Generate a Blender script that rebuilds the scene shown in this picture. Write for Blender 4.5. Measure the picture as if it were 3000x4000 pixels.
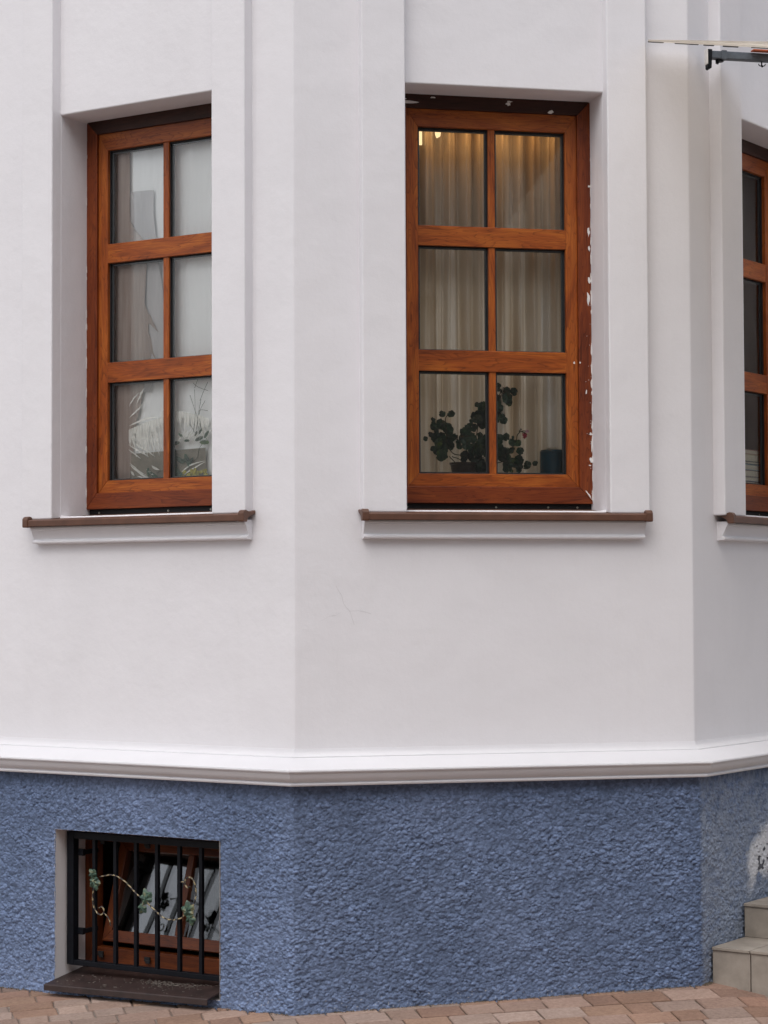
import bpy, bmesh, math, random
import numpy as np
from mathutils import Matrix, Vector
random.seed(7)
S = bpy.context.scene
COL = S.collection
for o in list(bpy.data.objects): bpy.data.objects.remove(o)

# ------------------------------------------------------------------ camera
CH = 1.886
cam = bpy.data.cameras.new('camera'); co = bpy.data.objects.new('camera', cam); COL.objects.link(co)
cam.sensor_fit = 'HORIZONTAL'; cam.sensor_width = 36; cam.lens = 36*8300/3000
cam.clip_end = 2000; cam.clip_start = .05
Rw = [[0.9999911, 0.0042058, 0.0001689], [-0.0042092, 0.9991858, 0.0401249], [0, -0.0401252, 0.9991947]]
def _w(r, s): return Vector((r[0]*s, r[2]*s, -r[1]*s))
cx, cy, cz = _w(Rw[0], 1), _w(Rw[1], -1), _w(Rw[2], -1)
co.matrix_world = Matrix(((cx.x, cy.x, cz.x, 0), (cx.y, cy.y, cz.y, 0), (cx.z, cy.z, cz.z, CH), (0, 0, 0, 1)))
S.camera = co

# ------------------------------------------------------------------ light
SUN_AZ = math.radians(197)      # compass direction of the sun, clockwise from +Y : behind the camera, high
SUN_EL = math.radians(56)
S.world = bpy.data.worlds.new('World'); S.world.use_nodes = True
nt = S.world.node_tree; nt.nodes.clear()
sky = nt.nodes.new('ShaderNodeTexSky'); sky.sky_type = 'NISHITA'; sky.sun_disc = False
sky.sun_elevation = SUN_EL; sky.sun_rotation = SUN_AZ; sky.dust_density = 3.0; sky.air_density = 1.0; sky.ozone_density = 1.0
hs = nt.nodes.new('ShaderNodeHueSaturation'); hs.inputs['Saturation'].default_value = .34
bg = nt.nodes.new('ShaderNodeBackground'); bg.inputs['Strength'].default_value = .15
wo = nt.nodes.new('ShaderNodeOutputWorld')
nt.links.new(sky.outputs[0], hs.inputs['Color']); nt.links.new(hs.outputs[0], bg.inputs[0]); nt.links.new(bg.outputs[0], wo.inputs[0])
sun = bpy.data.lights.new('sun', 'SUN'); sun.energy = .5; sun.angle = math.radians(70); sun.color = (1, .97, .94)
so = bpy.data.objects.new('sun', sun); COL.objects.link(so)
sd = Vector((math.sin(SUN_AZ)*math.cos(SUN_EL), math.cos(SUN_AZ)*math.cos(SUN_EL), math.sin(SUN_EL)))
so.rotation_euler = sd.to_track_quat('Z', 'Y').to_euler()
S.view_settings.view_transform = 'Standard'; S.view_settings.look = 'None'
S.view_settings.exposure = 0.53; S.view_settings.gamma = 1
S.render.engine = 'CYCLES'

# ------------------------------------------------------------------ materials
def newmat(name):
    m = bpy.data.materials.new(name); m.use_nodes = True
    n = m.node_tree; n.nodes.clear()
    out = n.nodes.new('ShaderNodeOutputMaterial'); p = n.nodes.new('ShaderNodeBsdfPrincipled')
    n.links.new(p.outputs[0], out.inputs[0])
    return m, n, p, out
def N(n, t, **k):
    x = n.nodes.new(t)
    for a, b in k.items():
        if a in x.inputs: x.inputs[a].default_value = b
        else: setattr(x, a, b)
    return x
def L(n, a, b): n.links.new(a, b)
def ramp(n, fac, stops):
    r = n.nodes.new('ShaderNodeValToRGB'); e = r.color_ramp.elements
    while len(e) < len(stops): e.new(.5)
    for q, (pos, c) in zip(e, stops): q.position = pos; q.color = (*c, 1)
    L(n, fac, r.inputs[0]); return r
def coord(n, kind='Object', scale=(1, 1, 1)):
    t = N(n, 'ShaderNodeTexCoord'); m = N(n, 'ShaderNodeMapping'); m.inputs['Scale'].default_value = scale
    L(n, t.outputs[kind], m.inputs[0]); return m.outputs[0]
def bump(n, p, h, s, d):
    b = N(n, 'ShaderNodeBump', Strength=s, Distance=d); L(n, h, b.inputs['Height']); L(n, b.outputs[0], p.inputs['Normal']); return b

def plain(name, c, rough=.6, var=.15, nscale=20, bs=.15, metallic=0, bd=.002, spec=.5):
    m, n, p, _ = newmat(name); v = coord(n)
    t = N(n, 'ShaderNodeTexNoise', Scale=nscale, Detail=6.0, Roughness=.65); L(n, v, t.inputs[0])
    r = ramp(n, t.outputs[0], [(.3, tuple(x*(1-var) for x in c)), (.7, tuple(min(1, x*(1+var)) for x in c))])
    L(n, r.outputs[0], p.inputs['Base Color']); p.inputs['Roughness'].default_value = rough; p.inputs['Metallic'].default_value = metallic
    p.inputs['Specular IOR Level'].default_value = spec
    t2 = N(n, 'ShaderNodeTexNoise', Scale=nscale*8, Detail=4.0); L(n, v, t2.inputs[0])
    bump(n, p, t2.outputs[0], bs, bd); return m

def plaster(name, c):
    m, n, p, _ = newmat(name); v = coord(n)
    t = N(n, 'ShaderNodeTexNoise', Scale=1.3, Detail=7.0, Roughness=.6, Distortion=.6); L(n, v, t.inputs[0])
    r = ramp(n, t.outputs[0], [(.25, tuple(x*.955 for x in c)), (.55, c), (.8, tuple(min(1, x*1.015) for x in c))])
    # faint run-down streaks and grime
    v2 = coord(n, scale=(9, 9, .7))
    t2 = N(n, 'ShaderNodeTexNoise', Scale=1.6, Detail=8.0, Roughness=.7); L(n, v2, t2.inputs[0])
    r2 = ramp(n, t2.outputs[0], [(.28, (.93, .925, .91)), (.5, (1, 1, 1))])
    mx = N(n, 'ShaderNodeMixRGB', blend_type='MULTIPLY'); mx.inputs[0].default_value = .18
    L(n, r.outputs[0], mx.inputs[1]); L(n, r2.outputs[0], mx.inputs[2])
    # fine sand speckle
    t5 = N(n, 'ShaderNodeTexNoise', Scale=330.0, Detail=2.0, Roughness=.8); L(n, v, t5.inputs[0])
    r5 = ramp(n, t5.outputs[0], [(.3, (.945, .945, .94)), (.7, (1.0, 1.0, 1.0))])
    m5 = N(n, 'ShaderNodeMixRGB', blend_type='MULTIPLY'); m5.inputs[0].default_value = .8
    L(n, mx.outputs[0], m5.inputs[1]); L(n, r5.outputs[0], m5.inputs[2])
    L(n, m5.outputs[0], p.inputs['Base Color'])
    p.inputs['Roughness'].default_value = .88; p.inputs['Specular IOR Level'].default_value = .25
    t3 = N(n, 'ShaderNodeTexNoise', Scale=260.0, Detail=3.0, Roughness=.7); L(n, v, t3.inputs[0])
    b1 = N(n, 'ShaderNodeBump', Strength=.35, Distance=.0012); L(n, t3.outputs[0], b1.inputs['Height'])
    t4 = N(n, 'ShaderNodeTexNoise', Scale=5.0, Detail=6.0, Roughness=.55); L(n, v, t4.inputs[0])
    b2 = N(n, 'ShaderNodeBump', Strength=.45, Distance=.014); L(n, t4.outputs[0], b2.inputs['Height']); L(n, b1.outputs[0], b2.inputs['Normal'])
    L(n, b2.outputs[0], p.inputs['Normal'])
    return m
M_WALL = plaster('white_render', (.78, .765, .79))
M_TRIM = plaster('white_trim', (.70, .69, .715))

def wood(name, dark, mid, light, rough=.42):
    m, n, p, _ = newmat(name)
    uv = N(n, 'ShaderNodeTexCoord'); oi = N(n, 'ShaderNodeObjectInfo')
    off = N(n, 'ShaderNodeMath', operation='MULTIPLY'); off.inputs[1].default_value = 37.0; L(n, oi.outputs['Random'], off.inputs[0])
    cmb = N(n, 'ShaderNodeCombineXYZ'); L(n, off.outputs[0], cmb.inputs[0]); L(n, off.outputs[0], cmb.inputs[1])
    ad = N(n, 'ShaderNodeVectorMath', operation='ADD'); L(n, uv.outputs['UV'], ad.inputs[0]); L(n, cmb.outputs[0], ad.inputs[1])
    mp = N(n, 'ShaderNodeMapping'); mp.inputs['Scale'].default_value = (2.0, 15, 1); L(n, ad.outputs[0], mp.inputs[0])
    # cathedral grain: rings of a stretched low-frequency field
    big = N(n, 'ShaderNodeTexNoise', Scale=1.0, Detail=2.0, Roughness=.45, Distortion=.35); L(n, mp.outputs[0], big.inputs[0])
    mul = N(n, 'ShaderNodeMath', operation='MULTIPLY'); mul.inputs[1].default_value = 16.0; L(n, big.outputs[0], mul.inputs[0])
    fr = N(n, 'ShaderNodeMath', operation='FRACT'); L(n, mul.outputs[0], fr.inputs[0])
    mp2 = N(n, 'ShaderNodeMapping'); mp2.inputs['Scale'].default_value = (5, 170, 1); L(n, ad.outputs[0], mp2.inputs[0])
    fine = N(n, 'ShaderNodeTexNoise', Scale=1.0, Detail=5.0, Roughness=.7); L(n, mp2.outputs[0], fine.inputs[0])
    mp3 = N(n, 'ShaderNodeMapping'); mp3.inputs['Scale'].default_value = (3, 16, 1); L(n, ad.outputs[0], mp3.inputs[0])
    blot = N(n, 'ShaderNodeTexNoise', Scale=1.0, Detail=4.0, Roughness=.6, Distortion=1.0); L(n, mp3.outputs[0], blot.inputs[0])
    r1 = ramp(n, blot.outputs[0], [(.18, dark), (.45, mid), (.75, light)])
    r2 = ramp(n, fr.outputs[0], [(0, (.30, .24, .2)), (.22, (.9, .88, .86)), (.6, (1, 1, 1)), (1, (1.0, .98, .95))])
    r3 = ramp(n, fine.outputs[0], [(.35, (.42, .36, .33)), (.55, (1, 1, 1))])
    a = N(n, 'ShaderNodeMixRGB', blend_type='MULTIPLY'); a.inputs[0].default_value = .62; L(n, r1.outputs[0], a.inputs[1]); L(n, r2.outputs[0], a.inputs[2])
    b = N(n, 'ShaderNodeMixRGB', blend_type='MULTIPLY'); b.inputs[0].default_value = .6; L(n, a.outputs[0], b.inputs[1]); L(n, r3.outputs[0], b.inputs[2])
    L(n, b.outputs[0], p.inputs['Base Color']); p.inputs['Roughness'].default_value = rough
    p.inputs['Specular IOR Level'].default_value = .35
    bump(n, p, fine.outputs[0], .25, .0006); return m
M_SASH = wood('golden_oak', (.11, .022, .006), (.31, .070, .010), (.47, .135, .019))
M_FRAME = wood('red_brown_oak', (.075, .013, .004), (.175, .033, .007), (.25, .055, .010))
M_HEAD = wood('dark_brown_shaded_head', (.022, .006, .003), (.040, .011, .006), (.060, .017, .008), .5)  # frame stain darkened further to paint in the shade under the soffit
M_SILL = plain('brown_metal', (.105, .045, .026), .5, .25, 9, .15)
M_SILL2 = plain('dark_brown_metal', (.030, .017, .015), .55, .45, 14, .3)
M_BLACK = plain('black_paint', (.005, .006, .009), .5, .3, 30, .2, spec=.15)
M_DARK = plain('dark_rubber', (.008, .007, .008), .7)
M_ALU = plain('spacer_metal', (.13, .14, .15), .4, .1, 30)
M_STEEL = plain('screw_metal', (.35, .33, .28), .4, .1, 30, metallic=.7)
M_TUBE = plain('grey_blue_paint', (.075, .09, .11), .55, .35, 18, .3)
M_ORANGE = plain('red_plastic', (.42, .09, .03), .5)
M_WHITE = plain('white_plaster_smear', (.72, .70, .68), .8, .1, 40, .4)
M_ROOM = plain('room_paint', (.42, .33, .22), .8, .1, 3, .1)
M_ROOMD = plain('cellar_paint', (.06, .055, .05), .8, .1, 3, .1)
M_INREV = plain('inner_board', (.75, .74, .72), .5, .03, 3, .05)

def fabric(name, stops, trans=.45, sx=26, seed=0.0, weave=.7):
    m, n, p, out = newmat(name)
    tc = N(n, 'ShaderNodeTexCoord'); mp = N(n, 'ShaderNodeMapping'); mp.inputs['Scale'].default_value = (sx, 1, .35); mp.inputs['Location'].default_value = (seed, 0, 0)
    L(n, tc.outputs['UV'], mp.inputs[0])
    t = N(n, 'ShaderNodeTexNoise', Scale=1.0, Detail=3.0, Roughness=.6); L(n, mp.outputs[0], t.inputs[0])
    r = ramp(n, t.outputs[0], stops)
    mp2 = N(n, 'ShaderNodeMapping'); mp2.inputs['Scale'].default_value = (420, 420, 1); L(n, tc.outputs['UV'], mp2.inputs[0])
    w = N(n, 'ShaderNodeTexNoise', Scale=1.0, Detail=2.0); L(n, mp2.outputs[0], w.inputs[0])
    rw = ramp(n, w.outputs[0], [(.3, (.8, .8, .8)), (.7, (1, 1, 1))])
    mm = N(n, 'ShaderNodeMixRGB', blend_type='MULTIPLY'); mm.inputs[0].default_value = weave; L(n, r.outputs[0], mm.inputs[1]); L(n, rw.outputs[0], mm.inputs[2])
    L(n, mm.outputs[0], p.inputs['Base Color']); p.inputs['Roughness'].default_value = .9; p.inputs['Specular IOR Level'].default_value = .1
    tr = N(n, 'ShaderNodeBsdfTranslucent'); L(n, mm.outputs[0], tr.inputs[0])
    mx = N(n, 'ShaderNodeMixShader'); mx.inputs[0].default_value = trans
    L(n, p.outputs[0], mx.inputs[1]); L(n, tr.outputs[0], mx.inputs[2]); L(n, mx.outputs[0], out.inputs[0]); return m
M_CURC = fabric('beige_striped_voile', [(.32, (.50, .40, .28)), (.44, (.66, .57, .45)), (.58, (.82, .78, .71)), (.70, (.88, .90, .92))], .4, 10)
M_CURR = fabric('grey_beige_voile', [(.35, (.30, .27, .20)), (.65, (.50, .47, .38))], .35, 13, 4.0)
M_CURL = fabric('white_sheer_voile', [(.35, (.98, .98, .98)), (.7, (1.0, 1.0, 1.0))], .02, 8, 9.0, weave=.15)
M_DRAPE = fabric('grey_brown_drape', [(.35, (.40, .31, .27)), (.65, (.58, .49, .44))], .05, 16, 2.0)
M_REFLECT = fabric('pale_grey_reflection', [(.35, (.66, .63, .63)), (.65, (.76, .73, .73))], .2, 12, 5.0)

def glass(name, ior, rough=0.0, wav=.0):
    m, n, p, out = newmat(name); n.nodes.remove(p)
    f = N(n, 'ShaderNodeFresnel', IOR=ior); g = N(n, 'ShaderNodeBsdfGlossy', Roughness=rough); g.inputs[0].default_value = (1, 1, 1, 1)
    t = N(n, 'ShaderNodeBsdfTransparent'); t.inputs[0].default_value = (.985, .99, .985, 1)
    mx = N(n, 'ShaderNodeMixShader'); L(n, f.outputs[0], mx.inputs[0]); L(n, t.outputs[0], mx.inputs[1]); L(n, g.outputs[0], mx.inputs[2]); L(n, mx.outputs[0], out.inputs[0])
    v = coord(n); ns = N(n, 'ShaderNodeTexNoise', Scale=2.5, Detail=1.0); L(n, v, ns.inputs[0])
    b = N(n, 'ShaderNodeBump', Strength=wav, Distance=.02); L(n, ns.outputs[0], b.inputs['Height']); L(n, b.outputs[0], g.inputs['Normal'])
    return m
M_GLASS = glass('window_glass', 1.5, 0, .15); M_GLASSL = glass('warped_window_glass', 1.42, 0, .2)

def attrmat(name, rough=.85, nb=(200, .3, .001), mul=None, spec=.3):
    m, n, p, _ = newmat(name)
    a = N(n, 'ShaderNodeVertexColor', layer_name='col'); v = coord(n)
    t = N(n, 'ShaderNodeTexNoise', Scale=nb[0], Detail=4.0, Roughness=.7); L(n, v, t.inputs[0])
    r = ramp(n, t.outputs[0], [(.3, mul or (.75, .75, .75)), (.7, (1.0, 1.0, 1.0))])
    mx = N(n, 'ShaderNodeMixRGB', blend_type='MULTIPLY'); mx.inputs[0].default_value = 1
    L(n, a.outputs[0], mx.inputs[1]); L(n, r.outputs[0], mx.inputs[2]); L(n, mx.outputs[0], p.inputs['Base Color'])
    p.inputs['Roughness'].default_value = rough; p.inputs['Specular IOR Level'].default_value = spec
    bump(n, p, t.outputs[0], nb[1], nb[2]); return m
M_BLUE = attrmat('blue_roughcast', .75, (260, .6, .0025), (.72, .74, .78), .35)
M_PAVER = attrmat('clay_paver', .88, (55, .5, .003), (.66, .62, .60), .25)
M_TILE = plain('grey_beige_stone_tile', (.30, .262, .222), .75, .22, 7, .25)
M_JOINT = plain('dark_joint', (.06, .05, .045), .95, .3, 40)
M_SAND = plain('sand_joint', (.20, .165, .14), .95, .35, 40, .5)
M_ASPH = plain('asphalt', (.06, .06, .06), .9, .2, 30, .5)

# ------------------------------------------------------------------ mesh builder
class MB:
    def __init__(s): s.v = []; s.f = []; s.uv = []; s.rn = random.random()*9
    def face(s, pts, uvs=None):
        b = len(s.v); s.v += [tuple(p) for p in pts]; s.f.append(tuple(range(b, b+len(pts))))
        s.uv.append(uvs or [(p[0]+p[1], p[2]) for p in pts])
    def prism(s, poly0, poly1, grain='z'):
        """two matching loops (lists of 3D points) joined into a closed solid"""
        ru, rv = random.random()*20, random.random()*20
        def uv(p):
            a = {'z': (p[2], p[0]+p[1]), 'x': (p[0], p[2]+p[1]), 'y': (p[1], p[0]+p[2])}[grain]
            return (a[0]+ru, a[1]+rv)
        b = len(s.v); k = len(poly0); s.v += [tuple(p) for p in poly0]+[tuple(p) for p in poly1]
        def add(ix): s.f.append(tuple(b+i for i in ix)); s.uv.append([uv(s.v[b+i]) for i in ix])
        add(list(range(k))[::-1]); add(list(range(k, 2*k)))
        for i in range(k): j = (i+1) % k; add([i, j, k+j, k+i])
    def box(s, x0, x1, y0, y1, z0, z1, grain='z'):
        s.prism([(x0, y0, z0), (x1, y0, z0), (x1, y0, z1), (x0, y0, z1)][::-1], [(x0, y1, z0), (x1, y1, z0), (x1, y1, z1), (x0, y1, z1)][::-1], grain)
    def extrude_x(s, prof, x0, x1):
        """prof: (y,z) loop"""
        s.prism([(x0, y, z) for y, z in prof], [(x1, y, z) for y, z in prof], 'x')
    def tube(s, pts, r, seg=8, closed=False):
        pts = [Vector(p) for p in pts]; b = len(s.v); k = len(pts); L_ = 0
        rr = r if isinstance(r, (list, tuple)) else [r]*k
        ring = []; lens = [0]
        for i in range(1, k): lens.append(lens[-1]+(pts[i]-pts[i-1]).length)
        up = Vector((0, 1, 0))
        for i, p in enumerate(pts):
            t = (pts[min(i+1, k-1)]-pts[max(i-1, 0)]).normalized()
            a = t.cross(up)
            if a.length < .05: a = t.cross(Vector((1, 0, 0)))
            a.normalize(); c = a.cross(t).normalized()
            for q in range(seg):
                an = 2*math.pi*q/seg; s.v.append(tuple(p+(a*math.cos(an)+c*math.sin(an))*rr[i]))
        for i in range(k-1):
            for q in range(seg):
                q2 = (q+1) % seg
                s.f.append((b+i*seg+q, b+i*seg+q2, b+(i+1)*seg+q2, b+(i+1)*seg+q))
                s.uv.append([(lens[i], q/seg), (lens[i], (q+1)/seg), (lens[i+1], (q+1)/seg), (lens[i+1], q/seg)])
        s.f.append(tuple(b+q for q in range(seg))[::-1]); s.uv.append([(0, 0)]*seg)
        s.f.append(tuple(b+(k-1)*seg+q for q in range(seg))); s.uv.append([(lens[-1], 0)]*seg)
    def build(s, name, mat, parent=None, bevel=0, seg=2, smooth=False, merge=False, cols=None, loc=None, rz=0, subsurf=0):
        me = bpy.data.meshes.new(name); me.from_pydata(s.v, [], s.f)
        ul = me.uv_layers.new(name='UVMap'); k = 0
        for fu in s.uv:
            for c in fu: ul.data[k].uv = c; k += 1
        if cols:
            at = me.color_attributes.new('col', 'FLOAT_COLOR', 'POINT')
            at.data.foreach_set('color', np.array(cols, dtype=np.float32).ravel())
        bm = bmesh.new(); bm.from_mesh(me)
        if merge: bmesh.ops.remove_doubles(bm, verts=bm.verts, dist=1e-5)
        bmesh.ops.recalc_face_normals(bm, faces=bm.faces)
        bm.to_mesh(me); bm.free()
        me.materials.append(mat)
        if smooth:
            for p in me.polygons: p.use_smooth = True
        o = bpy.data.objects.new(name, me); COL.objects.link(o)
        if parent: o.parent = parent
        if loc is not None: o.location = loc
        o.rotation_euler = (0, 0, rz)
        if bevel:
            b = o.modifiers.new('bevel', 'BEVEL'); b.width = bevel; b.segments = seg; b.limit_method = 'ANGLE'; b.angle_limit = math.radians(18); b.harden_normals = False
        if subsurf:
            b = o.modifiers.new('sub', 'SUBSURF'); b.levels = subsurf; b.render_levels = subsurf
        return o
def empty(name, loc=(0, 0, 0), rz=0, parent=None):
    o = bpy.data.objects.new(name, None); COL.objects.link(o); o.location = loc; o.rotation_euler = (0, 0, rz); o.empty_display_size = .1
    if parent: o.parent = parent
    return o
def tag(o, label=None, cat=None, group=None, kind=None):
    if label: o['label'] = label
    if cat: o['category'] = cat
    if group: o['group'] = group
    if kind: o['kind'] = kind
    return o

def smooth_path(P, k=6):
    out = []
    for i in range(len(P)-1):
        p0, p1, p2, p3 = P[max(i-1, 0)], P[i], P[i+1], P[min(i+2, len(P)-1)]
        for j in range(k):
            t = j/k; out.append(tuple(.5*((2*p1[q])+(-p0[q]+p2[q])*t+(2*p0[q]-5*p1[q]+4*p2[q]-p3[q])*t*t+(-p0[q]+3*p1[q]-3*p2[q]+p3[q])*t**3) for q in (0, 1)))
    out.append(P[-1]); return out
# ------------------------------------------------------------------ the house: three faces of a canted bay
TL, TC, TR = .564641, -.216911, -.958836
A = Vector((-.406116, 9.6, 0)); B = Vector((1.453944, 10.009916, 0))
def wdir(t): return Vector((math.cos(t), -math.sin(t), 0))
def win(t): return Vector((math.sin(t), math.cos(t), 0))      # inward
WL, WC, WR = -3.4, 1.904693, 1.95      # lengths of faces
P0 = A+wdir(TL)*WL; P3 = B+wdir(TR)*WR
P4 = P3+wdir(TC)*5.0                    # wall continuing past the stairs
PATH = [P0, A, B, P3, P4]
TD = [TL, TC, TR, TC]
def off_path(o):
    """path corners moved outward by o with mitres"""
    res = []
    for i, p in enumerate(PATH):
        if i == 0: res.append(p-win(TD[0])*o)
        elif i == len(PATH)-1: res.append(p-win(TD[-1])*o)
        else:
            n1, n2 = -win(TD[i-1]), -win(TD[i]); h = (n1+n2); h.normalize(); res.append(p+h*(o/h.dot(n1)))
    return res
house = tag(empty('house', A), 'white plastered house with canted bay, oak windows and blue roughcast base', 'house')
def Lc(v): return Vector(v)-A            # location of a part relative to the house empty
FR = {'L': (A, -TL), 'C': (A, -TC), 'R': (B, -TR)}
OPEN = {'L': (-.905, .4835), 'C': (.995, .4835), 'R': (.938, .4835)}   # centre and half width of openings
Z0, Z1 = 2.285, 4.256

def wall_grid():
    m = MB(); zs = [.98, Z0, Z1, 7.5]
    def wpt(w, u, i, z):
        O, rz = FR[w]; t = -rz; p = O+wdir(t)*u+win(t)*i-A; return (p.x, p.y, z)
    for w, u0, u1 in (('L', WL, 0), ('C', 0, WC), ('R', 0, WR)):
        c, h = OPEN[w]; us = [u0, c-h, c+h, u1]
        for a in range(3):
            for b in range(3):
                if a == 1 and b == 1: continue
                m.face([wpt(w, us[a], 0, zs[b]), wpt(w, us[a+1], 0, zs[b]), wpt(w, us[a+1], 0, zs[b+1]), wpt(w, us[a], 0, zs[b+1])])
        D = .235
        m.face([wpt(w, us[1], 0, Z0), wpt(w, us[1], 0, Z1), wpt(w, us[1], D, Z1), wpt(w, us[1], D, Z0)])
        m.face([wpt(w, us[2], 0, Z0), wpt(w, us[2], D, Z0), wpt(w, us[2], D, Z1), wpt(w, us[2], 0, Z1)])
        m.face([wpt(w, us[1], 0, Z1), wpt(w, us[2], 0, Z1), wpt(w, us[2], D, Z1), wpt(w, us[1], D, Z1)])
        m.face([wpt(w, us[1], 0, Z0), wpt(w, us[1], D, Z0), wpt(w, us[2], D, Z0), wpt(w, us[2], 0, Z0)])
    a, b = P3-A, P4-A
    m.face([(a.x, a.y, .98), (b.x, b.y, .98), (b.x, b.y, 7.5), (a.x, a.y, 7.5)])
    # roof slab, far sides and back of the house
    q = [P0, A, B, P3, P4, P4+Vector((.5, 4, 0)), P0+Vector((-.5, 4, 0))]
    m.face([((p-A).x, (p-A).y, 7.5) for p in q])
    for i in (4, 5, 6):
        p, r = q[i]-A, q[(i+1) % 7]-A
        m.face([(p.x, p.y, -.3), (r.x, r.y, -.3), (r.x, r.y, 7.5), (p.x, p.y, 7.5)])
    return m
wall_grid().build('wall', M_WALL, house, bevel=.007, seg=3, merge=True, loc=(0, 0, 0))

# pilasters: flat bands either side of each window
def pilaster(w, u0, u1):
    O, rz = FR[w]; m = MB()
    zb = 2.272
    m.box(u0, u1, -.062, .02, zb, 7.49)
    return m.build('pilaster', M_WALL, house, bevel=.007, seg=3, loc=O-A, rz=rz)
for w, a, b, c, d in (('L', -1.585, -1.3895, -.4205, -.230), ('C', .305, .5105, 1.4795, 1.674), ('R', .222, .4535, 1.4225, 1.62)):
    pilaster(w, a, b); pilaster(w, c, d)

def sweep(prof, seglist=None, close=False):
    m = MB(); rows = []
    for o, z in prof: rows.append([(p-A)+Vector((0, 0, z)) for p in off_path(o)])
    for k in range(len(prof)-1):
        for i in range(len(PATH)-1):
            m.face([rows[k][i], rows[k][i+1], rows[k+1][i+1], rows[k+1][i]])
    return m
corn = [(-.03, 1.215), (.0012, 1.204), (.004, 1.194), (.009, 1.184), (.017, 1.176), (.026, 1.171), (.0262, 1.1665), (.050, 1.160), (.085, 1.141), (.108, 1.125), (.1165, 1.119),
        (.1185, 1.113), (.1165, 1.108), (.106, 1.1045), (.104, 1.097), (.098, 1.083), (.088, 1.070), (.079, 1.0625), (.074, 1.060), (.0745, 1.0575), (.080, 1.0565), (.0815, 1.051), (.079, 1.0455), (.073, 1.043), (.02, 1.041)]
o = sweep(corn).build('cornice', M_TRIM, house, merge=True, bevel=0, loc=(0, 0, 0), smooth=True)
o.modifiers.new('e', 'EDGE_SPLIT').split_angle = math.radians(34)

# ------------------------------------------------------------------ blue roughcast plinth, displaced grain by grain
def vnoise(x, y, seed):
    rs = np.random.RandomState(seed); T = rs.rand(256, 256).astype(np.float32)
    xi = np.floor(x).astype(int); yi = np.floor(y).astype(int); fx = x-xi; fy = y-yi
    fx = fx*fx*(3-2*fx); fy = fy*fy*(3-2*fy)
    a = T[xi % 256, yi % 256]; b = T[(xi+1) % 256, yi % 256]; c = T[xi % 256, (yi+1) % 256]; d = T[(xi+1) % 256, (yi+1) % 256]
    return (a*(1-fx)+b*fx)*(1-fy)+(c*(1-fx)+d*fx)*fy
def fbm(x, y, seed, o=3):
    s = 0; a = .5
    for k in range(o): s = s+a*vnoise(x*2**k+k*17.3, y*2**k+k*7.7, seed+k); a *= .5
    return s/(1-.5**o)
def ground_z(X, Y):
    """height of the pavement: level-ish along the house, falling away from it"""
    dx = np.clip(X-A.x, -6, 6); base = .024+.0265*dx
    d = np.maximum(-((X-A.x)*math.sin(TL)+(Y-A.y)*math.cos(TL)), -((X-A.x)*math.sin(TC)+(Y-A.y)*math.cos(TC)))
    d = np.maximum(d, -((X-B.x)*math.sin(TR)+(Y-B.y)*math.cos(TR)))
    d = np.clip(d-.03, 0, None)
    s = np.clip(.075+.028*(X-A.x), .05, .14)
    return base-np.where(d < 1.3, s*d, s*1.3+.006*(d-1.3))
BW = (-1.396, -.4045, .047, .774)        # cellar window opening in the left face (u0,u1,z0,z1)
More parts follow.
